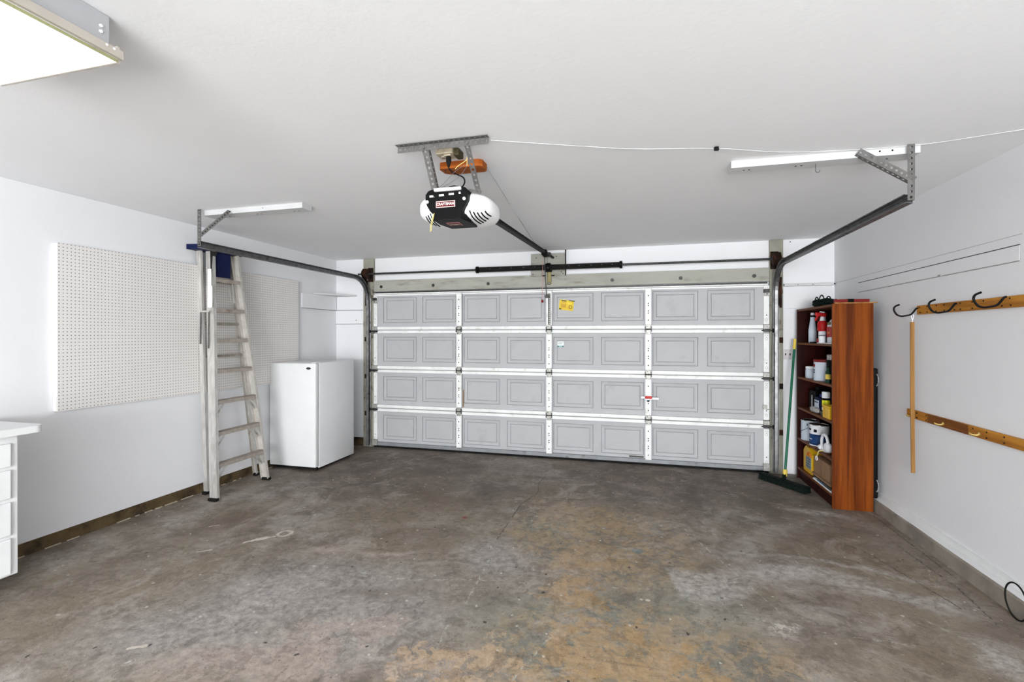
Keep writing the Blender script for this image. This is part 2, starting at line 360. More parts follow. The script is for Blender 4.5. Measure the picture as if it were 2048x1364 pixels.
# ------------------------------------------------------------------ mesh builder
ORG = {}
class MB:
    def __init__(s): s.v = []; s.f = []; s.m = []
    def face(s, idx, mi=0): s.f.append(tuple(idx)); s.m.append(mi)
    def add(s, verts, faces, mi=0):
        o = len(s.v); s.v += [Vector(p) for p in verts]
        for f in faces: s.face([o + i for i in f], mi)
        return s
    def box(s, x0, x1, y0, y1, z0, z1, mi=0, bev=0.0):
        if bev <= 0:
            return s.add([(x0, y0, z0), (x1, y0, z0), (x1, y1, z0), (x0, y1, z0), (x0, y0, z1), (x1, y0, z1), (x1, y1, z1), (x0, y1, z1)],
                         [(0, 3, 2, 1), (4, 5, 6, 7), (0, 1, 5, 4), (1, 2, 6, 5), (2, 3, 7, 6), (3, 0, 4, 7)], mi)
        return s.obox(((x0 + x1) / 2, (y0 + y1) / 2, (z0 + z1) / 2), ((x1 - x0) / 2, (y1 - y0) / 2, (z1 - z0) / 2), None, mi, bev)
    def obox(s, c, h, rot=None, mi=0, bev=0.0):
        bm = bmesh.new()
        bmesh.ops.create_cube(bm, size=2)
        for v in bm.verts: v.co = Vector((v.co.x * h[0], v.co.y * h[1], v.co.z * h[2]))
        if bev > 0: bmesh.ops.bevel(bm, geom=bm.edges[:], offset=bev, segments=2, affect='EDGES', profile=.5)
        R = rot if rot is not None else Matrix.Identity(3)
        bm.verts.index_update()
        s.add([R @ v.co + Vector(c) for v in bm.verts], [[v.index for v in f.verts] for f in bm.faces], mi)
        bm.free(); return s
    def bar(s, a, b_, w, d, mi=0, up=(0, 0, 1), bev=0.0):
        """box from a to b, w wide (side), d deep (along up)"""
        a, b_ = Vector(a), Vector(b_); z = (b_ - a); L = z.length; z.normalize()
        x = Vector(up).cross(z)
        if x.length < 1e-4: x = Vector((1, 0, 0)).cross(z)
        x.normalize(); y = z.cross(x)
        R = Matrix((x, y, z)).transposed()
        return s.obox((a + b_) / 2, (w / 2, d / 2, L / 2), R, mi, bev)
    def tube(s, pts, r, n=10, mi=0, caps=True, closed=False):
        pts = [Vector(p) for p in pts]; N = len(pts); rs = r if hasattr(r, '__len__') else [r] * N
        o = len(s.v); prev = None
        for i, p in enumerate(pts):
            if closed: tg = pts[(i + 1) % N] - pts[i - 1]
            else: tg = pts[min(i + 1, N - 1)] - pts[max(i - 1, 0)]
            tg.normalize()
            if prev is None:
                u = tg.cross(Vector((0, 0, 1)))
                if u.length < 1e-3: u = tg.cross(Vector((1, 0, 0)))
            else: u = prev - tg * prev.dot(tg)
            u.normalize(); prev = u; w = tg.cross(u)
            for k in range(n):
                a = 2 * PI * k / n; s.v.append(p + (u * math.cos(a) + w * math.sin(a)) * rs[i])
        for i in range(N if closed else N - 1):
            j = (i + 1) % N
            for k in range(n):
                k2 = (k + 1) % n; s.face((o + i * n + k, o + i * n + k2, o + j * n + k2, o + j * n + k), mi)
        if caps and not closed:
            s.face([o + k for k in range(n)][::-1], mi); s.face([o + (N - 1) * n + k for k in range(n)], mi)
        return s
    def lathe(s, prof, c, n=20, mi=0, axis='z'):
        """prof: (r, h) or (r, h, mi)"""
        o = len(s.v)
        for p in prof:
            for k in range(n):
                a = 2 * PI * k / n; x, y, z = p[0] * math.cos(a), p[0] * math.sin(a), p[1]
                q = {'z': (x, y, z), 'x': (z, x, y), 'y': (y, z, x)}[axis]
                s.v.append(Vector(q) + Vector(c))
        for i in range(len(prof) - 1):
            mm = prof[i + 1][2] if len(prof[i + 1]) > 2 else mi
            for k in range(n):
                k2 = (k + 1) % n; s.face((o + i * n + k, o + i * n + k2, o + (i + 1) * n + k2, o + (i + 1) * n + k), mm)
        s.face([o + k for k in range(n)][::-1], prof[0][2] if len(prof[0]) > 2 else mi)
        s.face([o + (len(prof) - 1) * n + k for k in range(n)], prof[-1][2] if len(prof[-1]) > 2 else mi)
        return s
    def prism(s, poly, axis, a, b_, mi=0):
        """extrude 2D poly along axis from a to b; 2D order: x->(y,z) y->(x,z) z->(x,y)"""
        def q(p, h): return {'x': (h, p[0], p[1]), 'y': (p[0], h, p[1]), 'z': (p[0], p[1], h)}[axis]
        n = len(poly); o = len(s.v)
        s.v += [Vector(q(p, a)) for p in poly] + [Vector(q(p, b_)) for p in poly]
        s.face(range(o, o + n), mi); s.face(list(range(o + n, o + 2 * n))[::-1], mi)
        for i in range(n):
            j = (i + 1) % n; s.face((o + i, o + j, o + n + j, o + n + i), mi)
        return s
    def disc(s, c, r, axis, th=0.002, n=12, mi=0, sq=1.0):
        return s.lathe([(r, -th / 2), (r, th / 2)], c, n, mi, axis)
    def perf(s, a, du, dw, L, w, pitch=0.032, r=0.006, rows=1, th=0.0022, mi=0, off=None):
        """perforated steel strip with real round holes: starts at a, runs L along du, w along dw"""
        a = Vector(a); du = Vector(du).normalized(); dw = Vector(dw).normalized(); nn = du.cross(dw).normalized() * th
        nc = max(1, round(L / pitch)); p = L / nc; hw = w / rows
        for i in range(nc):
            for j in range(rows):
                c = a + du * (p * (i + .5)) + dw * (hw * (j + .5))
                outer = []; inner = []
                for k in range(8):
                    an = PI / 4 * k
                    cx, cy = math.cos(an), math.sin(an); mx = max(abs(cx), abs(cy))
                    outer.append(c + du * (cx / mx * p / 2) + dw * (cy / mx * hw / 2)); inner.append(c + du * (cx * r) + dw * (cy * r))
                o = len(s.v)
                s.v += outer + inner + [q + nn for q in outer] + [q + nn for q in inner]
                for k in range(8):
                    k2 = (k + 1) % 8
                    s.face((o + k, o + 8 + k, o + 8 + k2, o + k2), mi); s.face((o + 16 + k, o + 16 + k2, o + 24 + k2, o + 24 + k), mi)
                    s.face((o + 8 + k, o + 24 + k, o + 24 + k2, o + 8 + k2), mi)
                    s.face((o + k, o + k2, o + 16 + k2, o + 16 + k), mi)
        return s
    def build(s, name, mats, parent=None, org=None, smooth=False, fix=True):
        if not isinstance(mats, (list, tuple)): mats = [mats]
        if parent is not None: o3 = ORG[parent.name]
        elif org is not None: o3 = Vector(org)
        else:
            xs = [v.x for v in s.v]; ys = [v.y for v in s.v]; zs = [v.z for v in s.v]
            o3 = Vector(((min(xs) + max(xs)) / 2, (min(ys) + max(ys)) / 2, min(zs)))
        me = bpy.data.meshes.new(name)
        me.from_pydata([tuple(v - o3) for v in s.v], [], s.f)
        for k in mats: me.materials.append(k)
        me.polygons.foreach_set('material_index', s.m)
        if fix:
            bm = bmesh.new(); bm.from_mesh(me); bmesh.ops.recalc_face_normals(bm, faces=bm.faces[:]); bm.to_mesh(me); bm.free()
        if smooth:
            me.polygons.foreach_set('use_smooth', [True] * len(me.polygons))
            me.update()
            try: me.set_sharp_from_angle(angle=math.radians(38))
            except Exception: pass
        me.update()
        ob = bpy.data.objects.new(name, me); COL.objects.link(ob)
        ORG[ob.name] = o3
        if parent is not None: ob.parent = parent
        else: ob.location = o3
        return ob

def thing(name, loc, label, cat, group=None, kind=None):
    o = bpy.data.objects.new(name, None); COL.objects.link(o); o.location = loc; o.empty_display_size = .05
    ORG[o.name] = Vector(loc); return tag(o, label, cat, group, kind)
def tag(o, label, cat, group=None, kind=None):
    o['label'] = label; o['category'] = cat
    if group: o['group'] = group
    if kind: o['kind'] = kind
    return o
def struct(o, label=None, cat=None):
    o['kind'] = 'structure'
    if label: o['label'] = label; o['category'] = cat
    return o
def copy_tree(o, parent=None):
    c = o.copy(); COL.objects.link(c); c.parent = parent; ORG[c.name] = ORG[o.name]
    for ch in [k for k in bpy.data.objects if k.parent == o]: copy_tree(ch, c)
    return c
def text(name, body, size, loc, rot, material, parent, ext=0.0006, bold=0.0, sx=1.0):
    cu = bpy.data.curves.new(name, 'FONT'); cu.body = body; cu.size = size; cu.extrude = ext; cu.offset = bold
    cu.align_x = 'CENTER'; cu.align_y = 'CENTER'
    tmp = bpy.data.objects.new(name + '_c', cu); COL.objects.link(tmp)
    dg = bpy.context.evaluated_depsgraph_get()
    me = bpy.data.meshes.new_from_object(tmp.evaluated_get(dg))
    bpy.data.objects.remove(tmp)
    me.materials.clear(); me.materials.append(material); me.name = name
    R = rot.to_4x4() if isinstance(rot, Matrix) else Matrix.Rotation(0, 4, 'X')
    me.transform(Matrix.Translation(Vector(loc) - ORG[parent.name]) @ R @ Matrix.Diagonal((sx, 1, 1, 1)))
    ob = bpy.data.objects.new(name, me); COL.objects.link(ob); ob.parent = parent; ORG[ob.name] = ORG[parent.name]
    return ob
def frame(xa, ya):   # rotation matrix from text x-axis and y-axis directions
    xa = Vector(xa).normalized(); ya = Vector(ya); ya = (ya - xa * ya.dot(xa)).normalized(); return Matrix((xa, ya, xa.cross(ya))).transposed()
def curve3(pts, n=8):
    """Catmull-Rom through pts"""
    P = [Vector(p) for p in pts]; out = []
    for i in range(len(P) - 1):
        p0 = P[max(i - 1, 0)]; p1 = P[i]; p2 = P[i + 1]; p3 = P[min(i + 2, len(P) - 1)]
        for k in range(n):
            u = k / n
            out.append(0.5 * ((2 * p1) + (p2 - p0) * u + (2 * p0 - 5 * p1 + 4 * p2 - p3) * u * u + (3 * p1 - p0 - 3 * p2 + p3) * u ** 3))
    out.append(P[-1]); return out

XL, XR, YF, YB, ZC = -4.04, 2.02, 5.75, -7.5, 2.54
# ================================================================== SETTING
# floor slab: a fine grid whose attributes say where each stain, film or bare patch lies
import numpy as np
gx = np.arange(XL - .12, XR + .13, .03); gy = np.arange(YB - .12, YF + .6, .03)
nx, ny = len(gx), len(gy)
GX, GY = np.meshgrid(gx, gy); PX, PY = GX.ravel(), GY.ravel()
co = np.stack([PX, PY, np.zeros_like(PX)], 1)
ii, jj = np.meshgrid(np.arange(nx - 1), np.arange(ny - 1)); q0 = (jj * nx + ii).ravel()
quads = np.stack([q0, q0 + 1, q0 + nx + 1, q0 + nx], 1)
me = bpy.data.meshes.new('floor'); me.from_pydata(co.tolist(), [], quads.tolist()); me.materials.append(M['floor'])
fl = bpy.data.objects.new('floor', me); COL.objects.link(fl); struct(fl)
sol = fl.modifiers.new('slab', 'SOLIDIFY'); sol.thickness = .12; sol.offset = -1
rg = np.random.default_rng(11)
def wobble(amp):
    r = np.zeros_like(PX)
    for k in range(26):
        f = 2.2 * 1.17 ** k; a = rg.uniform(0, 2 * PI); r += np.sin(f * (PX * math.cos(a) + PY * math.sin(a)) + rg.uniform(0, 6.28)) * amp / (1.17 ** k) ** .8
    return r
WX, WY = PX + wobble(.035), PY + wobble(.035)
def sst(v, a, b_):
    u = np.clip((v - a) / (b_ - a), 0, 1); return u * u * (3 - 2 * u)
def B(cx, cy, rx, ry, ang=0, a=1.0, b_=0.0):
    A = math.radians(ang); dx, dy = WX - cx, WY - cy
    u = (dx * math.cos(A) + dy * math.sin(A)) / rx; v = (-dx * math.sin(A) + dy * math.cos(A)) / ry
    return 1 - sst(np.hypot(u, v), b_, a)
def U(rows):
    r = np.zeros_like(PX)
    for q in rows: r = np.maximum(r, B(*q))
    return r
chans = {
    'film': [U([(-2.6, 4.9, 2.0, 1.5, 0, 1.0, .35), (0.6, 5.2, 2.4, 1.35, 0, 1.0, .35), (-1.3, 4.3, 0.8, 0.7)]),
             U([(-1.7, 2.3, 1.2, 0.8, 20, 1.0, .2), (-2.2, 1.9, .8, .5, 0, 1, .2), (-0.9, 3.1, .5, .45, 0, 1, .3)]),
             U([(0.35, 2.75, .6, .45, 0, 1, .1), (-0.2, 2.4, 1.0, .5, 0, 1, .4), (-0.6, 3.75, .35, .35, 0, 1, .2)])],
    'peel': [U([(-0.05, 2.2, 1.0, 0.65, 0, 1.1, .1), (-0.35, 2.7, .55, .5, 0, 1.0, .0), (-0.25, 3.25, .65, .6, 0, 1.15, 0), (-0.85, 2.05, .6, .5, 0, 1.0, 0), (-0.45, 4.0, .7, .6, 0, 1.2, .2), (-0.5, 1.9, 1.0, .35, 0, 1, .1)]),
             U([(-0.2, 3.5, .9, .9, 0, 1.1, .1), (0.1, 2.2, 1.1, .7, 0, 1.1, .2)]),
             .45 + .47 * sst(B(-0.3, 2.1, 1.6, 1.6, 0, 1, 0), 0, .55)],
    'stain': [U([(-1.45, 1.9, .3, .34, 30, 1.0, .7), (-1.3, 2.2, .16, .22, -20, 1, .7), (-1.75, 1.65, .5, .2, 0, 1, .5), (-1.25, 2.05, .07, .05, 0, 1, .6)]),
              U([(-2.15, 2.85, .25, .06, 18, 1, .3), (-1.75, 2.95, .3, .06, 10, 1, .3), (-1.05, 1.98, .05, .08, 0, 1, .5), (-0.35, 3.0, .06, .06, 0, 1, .5)]),
              U([(-1.75, 3.3, .3, .2, 20, 1, .2), (-2.45, 3.9, .35, .14, 10, 1, .2), (-1.85, 4.05, .5, .16, -15, 1, .2), (-3.1, 3.1, .5, .25, 60, 1, .1), (-1.5, 2.5, .4, .09, 25, 1, .2), (1.2, 3.9, .6, .45, 0, 1, .1), (1.75, 3.0, .2, .25, 0, 1, .2)])],
    'powder': [U([(0.45, 3.08, .36, .22, 0, 1, .5), (0.9, 3.25, .6, .14, 6, 1, .1), (1.3, 3.18, .5, .12, -6, 1, .1), (1.6, 3.2, .22, .13), (1.62, 2.72, .16, .30, -10, 1, .1), (1.75, 2.45, .2, .25, 0, 1, .1), (1.15, 3.45, .7, .035, -3, 1, .1), (1.55, 4.6, .4, .09, -5, 1, .2)]),
               U([(1.75, 3.9, .16, 1.2, 0, 1, .3)]),
               U([(0.82, 2.66, .09, .06, 0, 1, .4), (-.33, 2.03, .05, .03, 20, 1, .5), (-.46, 2.02, .03, .04, 0, 1, .5)])],
}
for nm, ch in chans.items():
    at = me.attributes.new(nm, 'FLOAT_VECTOR', 'POINT'); at.data.foreach_set('vector', np.stack(ch, 1).astype(np.float32).ravel())
struct(MB().box(XL - .12, XR + .12, YB - .12, YF + .15, ZC, ZC + .1).build('ceiling', M['ceiling'], org=(0, 0, 0)))
struct(MB().box(XL - .12, XL, YB - .12, YF + .15, 0, ZC).build('wall_left', M['wall'], org=(0, 0, 0)))
struct(MB().box(XR, XR + .12, YB - .12, YF + .15, 0, ZC).build('wall_right', M['wall'], org=(0, 0, 0)))
w = MB()
w.box(XL, -3.46, YF, YF + .15, 0, ZC); w.box(1.41, XR, YF, YF + .15, 0, ZC); w.box(-3.46, 1.41, YF, YF + .15, 2.09, ZC)
struct(w.build('wall_front', M['wall'], org=(0, 0, 0)))
w = MB()  # unseen rear wall, set far back with added window openings for the rear light
w.box(XL, -3.3, YB - .12, YB, 0, ZC); w.box(1.5, XR, YB - .12, YB, 0, ZC); w.box(-3.3, 1.5, YB - .12, YB, 2.40, ZC); w.box(-3.3, 1.5, YB - .12, YB, 0, .45)
struct(w.build('wall_rear', M['wall'], org=(0, 0, 0)))
gm, gb, gt = base_mat('window_glass', 0.05); gb.inputs['Transmission Weight'].default_value = 1.0
gt.put(gb.inputs['Base Color'], gt.mix(gt.noise(gt.coord(), 2, 2), (.97, .98, .98), (1, 1, 1)))
for i, (a, c) in enumerate(((-3.3, -.92), (-.88, 1.5))):
    fr_ = MB()
    fr_.box(a, a + .05, YB - .08, YB - .02, .45, 2.40); fr_.box(c - .05, c, YB - .08, YB - .02, .45, 2.40)
    fr_.box(a + .05, c - .05, YB - .08, YB - .02, .45, .50); fr_.box(a + .05, c - .05, YB - .08, YB - .02, 2.35, 2.40)
    f = struct(fr_.build('window_%d' % (i + 1), M['white']))
    MB().box(a + .05, c - .05, YB - .055, YB - .05, .50, 2.35).build('window_glass', gm, f)

# stained brown baseboards
w = MB().box(XL, XL + .012, 1.0, YF, 0, .088)
struct(w.build('baseboard_left', M['base_brown'], org=(0, 0, 0)))
rr = random.Random(3); w = MB()
y = 1.9
while y < 4.5:
    L = rr.uniform(.02, .12)
    if rr.random() < .7: w.bar((XL + .016, y, .003), (XL + .018, y + L, .004), rr.uniform(.004, .012), .006)
    y += L + rr.uniform(.0, .05)
struct(MB().box(XL + .012, -3.6, YF - .012, YF, 0, .11).build('baseboard_front', M['base_brown'], org=(0, 0, 0)))
tag(w.build('crumb_line', M['dustedge']), 'line of pale crumbs and flaked paint along the brown left baseboard', 'debris', kind='stuff')
# concrete kerb under the right wall with a painted ledge
rr = random.Random(5); prof = []
w = MB(); ys = [YB + i * .12 for i in range(125)]; ys = [y for y in ys if y < YF - .01] + [YF - .01]
o = 0
for y in ys:
    j = rr.uniform(-.004, .004); w.v += [Vector((1.952 + j, y, 0)), Vector((1.956 + j * .6, y, .088)), Vector((1.966, y, .100 + j * .4)), Vector((XR, y, .106)), Vector((XR, y, 0))]
for i in range(len(ys) - 1):
    for k in range(4): w.face((i * 5 + k, i * 5 + k + 1, i * 5 + 5 + k + 1, i * 5 + 5 + k), 0 if k < 2 else 1)
w.face(range(5)); n5 = (len(ys) - 1) * 5; w.face([n5 + k for k in range(5)])
struct(w.build('baseboard_right', [M['concrete'], M['white']], org=(0, 0, 0)))
# drywall step just above the kerb
struct(MB().box(XR - .012, XR, YB, YF, .106, .15, 0).build('trim_1', M['white'], org=(0, 0, 0)))

# weathered boards framing the garage door opening
def board(name, *b, mt='header'):
    return struct(MB().box(*b, bev=.003).build(name, M[mt], org=(0, 0, 0)))
hb = board('trim_2', -3.435, 1.388, 5.712, 5.75, 2.092, 2.240)
w = MB()
for x in (-3.32, -2.567, -1.818, -.287, .474, 1.235):
    w.lathe([(.020, 0), (.020, .004), (.010, .004, 1), (.010, .012, 1)], (x, 5.700, 2.152), 14, 0, 'y')
w.build('bolt', [M['darksteel'], M['hinge']], hb)
board('trim_3', -3.595, -3.437, 5.712, 5.75, 0.0, 2.538, mt='jamb')
board('trim_4', 1.390, 1.523, 5.712, 5.75, 0.0, 2.538, mt='jamb')
cb = MB(); cb.box(-1.268, -.84, 5.705, 5.75, 2.345, 2.50, bev=.003); cb.box(-1.268, -1.13, 5.700, 5.75, 2.222, 2.345, bev=.003)
cb.box(-.975, -.84, 5.700, 5.75, 2.222, 2.345, bev=.003); cb.box(-1.13, -.975, 5.712, 5.75, 2.222, 2.345); cb.box(-.845, -.838, 5.70, 5.75, 2.222, 2.538, 1)
for x, z in ((-1.24, 2.25), (-.89, 2.27), (-.95, 2.46), (-.87, 2.25), (-1.2, 2.45)): cb.disc((x, 5.702 if z > 2.35 else 5.698, z), .006, 'y', .004, 8, 1)
struct(cb.build('trim_5', [M['header'], M['hole']], org=(0, 0, 0)))
# battens on the left wall and in the left corner
struct(MB().box(XL, XL + .02, 5.03, 5.73, 1.847, 2.033, bev=.003).box(XL, XL + .018, 5.035, 5.73, 1.842, 1.847, 1).build('trim_6', [M['wall'], M['groove']], org=(0, 0, 0)))
struct(MB().box(XL + .02, -3.597, YF - .02, YF, 1.848, 2.033, bev=.003).build('trim_7', M['wall'], org=(0, 0, 0)))
w = MB().box(XL, -3.597, YF - .012, YF, 1.66, 1.846, bev=.002)
w.disc((-3.72, YF - .013, 1.71), .007, 'y', .003, 10, 1); w.box(XL, -3.597, YF - .012, YF, 1.655, 1.660, 1); w.box(XL + .02, -3.597, YF - .019, YF - .012, 1.842, 1.848, 1)
struct(w.build('trim_8', [M['wall'], M['groove']], org=(0, 0, 0)))
# battens in the right corner
struct(MB().box(1.525, 2.018, YF - .018, YF, 1.79, 2.03, bev=.002).build('trim_9', M['wall'], org=(0, 0, 0)))
# drywall panel outline high on the right wall
w = MB().box(XR - .005, XR, 3.215, 5.18, 1.911, 1.994); w.box(XR - .003, XR, 3.215, 5.18, 1.994, 2.000, 1); w.box(XR - .003, XR, 3.215, 5.18, 1.9055, 1.911, 2); w.box(XR - .003, XR, 3.212, 3.215, 1.911, 1.994, 2)
w.box(XR - .012, XR, 3.9, 3.93, 1.905, 1.918, 2)
struct(w.build('trim_10', [M['wall'], mat('dark_gap', (70, 70, 70), .9), mat('soft_gap', (158, 158, 158), .9)], org=(0, 0, 0)))
struct(MB().box(XR - .002, XR, 3.20, 5.70, 2.052, 2.055).build('trim_11', mat('hairline_gap', (186, 186, 186), .9), org=(0, 0, 0)))

# narrow painted lath right of the door
w = MB().box(1.53, 2.0, YF - .055, YF - .018, 2.032, 2.058, bev=.004)
for x in (1.66, 1.80): w.disc((x, YF - .056, 2.045), .004, 'y', .002, 8, 1)
w.box(2.0, 2.012, YF - .05, YF - .03, 2.04, 2.055, 1)
tag(w.build('wall_cleat', [M['board_white'], M['hole']]), 'thin white painted cleat on the wall right of the garage door, above the bookcase', 'cleat')
# small corner shelf
w = MB().prism([(XL + .003, YF - .003), (XL + .003, 5.27), (-3.715, YF - .003)], 'z', 2.034, 2.054)
tag(w.build('corner_shelf', M['board_white']), 'small white triangular shelf in the back left corner above the refrigerator', 'shelf')

# ================================================================== GARAGE DOOR
door = thing('door_1', (-1.02, 5.72, 0.0), 'closed grey four-section garage door with white steel rails seen from inside', 'garage door', kind='structure')
secz = [(0.055, .530), (.530, 1.050), (1.050, 1.572), (1.572, 2.075)]
cols = [(-3.306, -2.82), (-2.734, -2.264), (-2.154, -1.673), (-1.581, -1.098), (-.992, -.509), (-.42, .073), (.168, .663), (.758, 1.246)]
pz = [(.105, .435), (.630, .955), (1.150, 1.482), (1.670, 2.012)]
for (z0, z1), (a, c) in zip(secz, pz):
    w = MB(); xs = [-3.44]
    for i in range(len(cols) - 1): xs.append((cols[i][1] + cols[i + 1][0]) / 2)
    xs.append(1.388); Y = 5.740
    for i, (p, q) in enumerate(cols):
        loops = [((xs[i], z0), (xs[i + 1], z0), (xs[i + 1], z1), (xs[i], z1), Y)]
        def rect(d, yy): return ((p + d, a + d), (q - d, a + d), (q - d, c - d), (p + d, c - d), yy)
        loops += [rect(0, Y), rect(.002, Y + .010), rect(.006, Y + .010), rect(.009, Y + .002), rect(.040, Y + .008), rect(.042, Y + .016), rect(.046, Y + .016), rect(.049, Y + .009)]
        o = len(w.v)
        for L in loops:
            w.v += [Vector((L[k][0], L[4], L[k][1])) for k in range(4)]
        for j in range(len(loops) - 1):
            for k in range(4):
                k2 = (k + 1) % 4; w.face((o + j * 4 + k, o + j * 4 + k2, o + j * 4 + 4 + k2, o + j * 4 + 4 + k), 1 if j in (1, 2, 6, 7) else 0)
        e = o + (len(loops) - 1) * 4; w.face((e, e + 1, e + 2, e + 3))
    w.box(-3.44, 1.388, Y + .02, Y + .045, z0, z1)
    w.build('door_section', [M['skin'], M['groove_shade']], door, fix=False)
# horizontal rails above and below each joint
for zj in (.530, 1.050, 1.572):
    for (a, c) in ((zj + .003, zj + .047), (zj - .045, zj - .003)):
        w = MB().prism([(5.741, a), (5.700, a + .004), (5.700, c - .004), (5.741, c)], 'x', -3.375, 1.325)
        w.build('rail', M['rail'], door)
w = MB().box(-3.42, 1.37, 5.715, 5.740, 2.030, 2.048, 0); w.box(-3.42, 1.37, 5.700, 5.740, 2.052, 2.064, 0); w.box(-3.42, 1.37, 5.722, 5.740, 2.064, 2.086, 1)
w.build('top_rail', [M['rail'], M['darksteel']], door)
MB().box(-3.42, 1.37, 5.705, 5.741, .026, .070, bev=.004).build('bottom_rail', M['seal'], door)
MB().box(-3.43, 1.38, 5.712, 5.765, .0, .026).build('bottom_seal', M['rubber'], door)
# centre stiles
for ci, xc in enumerate((-2.207, -1.04, .120)):
    for si, (z0, z1) in enumerate(secz):
        a = z0 + (.05 if si else .012); c = z1 - .048 if si < 3 else z1 - .03
        w = MB().box(xc - .034, xc + .034, 5.690, 5.741, a, c, 0, .004)
        w.box(xc + .034, xc + .040, 5.705, 5.741, a, c, 1)
        zm = (a + c) / 2
        if not (ci == 1 and si == 3):
            for dz in (-.155, -.075, -.050, .012, .037, .125): w.disc((xc, 5.690, zm + dz * (c - a) / .42), .0068, 'y', .002, 12, 2)
        w.build('stile', [M['rail'], M['skin'], M['hole']], door)
# end stiles
for xa, xb in ((-3.435, -3.385), (1.330, 1.386)):
    for si, (z0, z1) in enumerate(secz):
        a = z0 + (.05 if si else .02); c = z1 - .048 if si < 3 else z1 - .03
        w = MB().box(xa, xb, 5.705, 5.741, a, c, 0, .003)
        xm = (xa + xb) / 2
        for zz, dots in ((a + .05, 5), (c - .06, 5), (a + .10, 1), (c - .03, 3)):
            for k in range(dots):
                an = k * 2 * PI / max(dots, 1) + .5; R = .013 if dots > 1 else 0
                w.disc((xm + R * math.cos(an), 5.7045, zz + R * math.sin(an)), .0028 if dots > 1 else .006, 'y', .002, 8, 1)
        w.build('end_stile', [M['rail'], M['hole']], door)
# hinges
for zj in (.530, 1.050, 1.572):
    for xc in (-2.207, -1.04, .120):
        w = MB(); w.box(xc - .026, xc + .026, 5.680, 5.692, zj + .006, zj + .05, 0, .003); w.box(xc - .022, xc + .022, 5.680, 5.692, zj - .058, zj - .006, 0, .003)
        w.tube([(xc - .033, 5.684, zj), (xc + .033, 5.684, zj)], .0075, 10, 1)
        w.box(xc - .038, xc - .030, 5.682, 5.702, zj - .03, zj + .035, 1); w.box(xc + .030, xc + .038, 5.682, 5.702, zj - .03, zj + .035, 1)
        for dz in (.034, -.042): w.disc((xc - .01, 5.679, zj + dz), .005, 'y', .003, 8, 1)
        w.build('hinge', [M['hinge'], M['darksteel']], door)
    for sx, xa in ((-1, -3.405), (1, 1.352)):
        w = MB(); w.box(xa - .03, xa + .03, 5.672, 5.704, zj - .002, zj + .045, 0, .003)
        w.box(xa - .034, xa + .034, 5.660, 5.690, zj - .030, zj - .004, 1, .004); w.tube([(xa - sx * .05, 5.676, zj - .018), (xa + sx * .065, 5.676, zj - .018)], .006, 8, 1)
        r_ = w.build('side_hinge', [M['hinge'], M['darksteel']], door)
        MB().lathe([(.020, -.008), (.022, -.004), (.022, .004), (.020, .008)], (xa + sx * .068, 5.672, zj - .018), 16, 0, 'x').build('roller', M['black'], r_)
for xa in (-3.405, 1.355):
    w = MB(); w.box(xa - .03, xa + .022, 5.668, 5.704, 1.965, 2.005, 0, .003); w.box(xa - .022, xa + .03, 5.675, 5.700, 1.93, 1.967, 1, .004); w.disc((xa, 5.673, 1.95), .008, 'y', .004, 10, 0)
    w.build('top_bracket', [M['darksteel'], M['hinge']], door)
    w = MB(); w.box(xa - .032, xa + .03, 5.680, 5.706, .03, .11, 0, .003); w.build('bottom_bracket', [M['hinge']], door)
w = MB(); w.box(1.32, 1.36, 5.685, 5.704, .70, .745, 0, .003); w.tube([(1.35, 5.68, .70), (1.40, 5.68, .695)], .004, 8); w.build('side_latch', M['hinge'], door)
# inside lock
w = MB(); zl = .790
w.obox((.085, 5.676, zl - .003), (.048, .006, .013), None, 0, .004); w.obox((.175, 5.676, zl - .012), (.062, .005, .013), None, 0, .004)
w.disc((.12, 5.682, zl + .045), .022, 'y', .006, 4, 0); w.disc((.12, 5.680, zl - .042), .012, 'y', .012, 12, 2); w.bar((.10, 5.679, zl - .045), (.155, 5.679, zl - .03), .008, .006, 2)
for dx in (-.025, 0, .025): w.disc((.12 + dx, 5.671, zl + .02), .012, 'y', .01, 10, 0); w.disc((.12 + dx, 5.671, zl - .022), .012, 'y', .01, 10, 0)
lk = w.build('lock', [M['plastic_white'], M['red'], M['hole']], door)
w = MB(); w.obox((.122, 5.668, zl), (.040, .008, .016), None, 0, .006)
for dx in (-.02, .02): w.disc((.122 + dx, 5.664, zl), .018, 'y', .012, 12, 0)
w.build('lock_knob', M['red'], lk)
# stickers
w = MB(); cx, cz = -.835, 1.868
R = Matrix.Rotation(math.radians(7), 3, 'Y'); w.obox((cx, 5.7475, cz), (.088, .0008, .062), R, 0)
for dx, dz, lx, lz, mi in ((-.035, .050, .03, .006, 1), (.06, .058, .035, .005, 1), (-.04, .01, .035, .005, 2), (-.035, -.015, .03, .018, 2), (-.07, -.052, .014, .006, 1), (-.04, .03, .03, .004, 2), (.035, .025, .028, .012, 3)):
    p = R @ Vector((dx, 0, dz)); w.obox((cx + p.x, 5.7464, cz + p.z), (lx, .0004, lz), R, mi)
w.tube([(cx + .05 + .019 * math.cos(k * PI / 8), 5.7462, cz - .025 + .019 * math.sin(k * PI / 8)) for k in range(16)], .0028, 6, 1, closed=True)
w.bar((cx + .04, 5.746, cz - .035), (cx + .06, 5.746, cz - .012), .006, .001, 1)
w.build('warning_sticker', [M['yellow'], M['ink'], mat('ochre_print', (204, 160, 60), .6), mat('bright_yellow_print', (240, 208, 70), .6)], door)
w = MB(); w.box(-.946, -.866, 5.745, 5.7475, 1.375, 1.428, 0); w.box(-.944, -.926, 5.7440, 5.746, 1.362, 1.376, 2); w.box(-.886, -.868, 5.7440, 5.746, 1.362, 1.376, 2); w.box(-.926, -.886, 5.744, 5.746, 1.36, 1.378, 1)
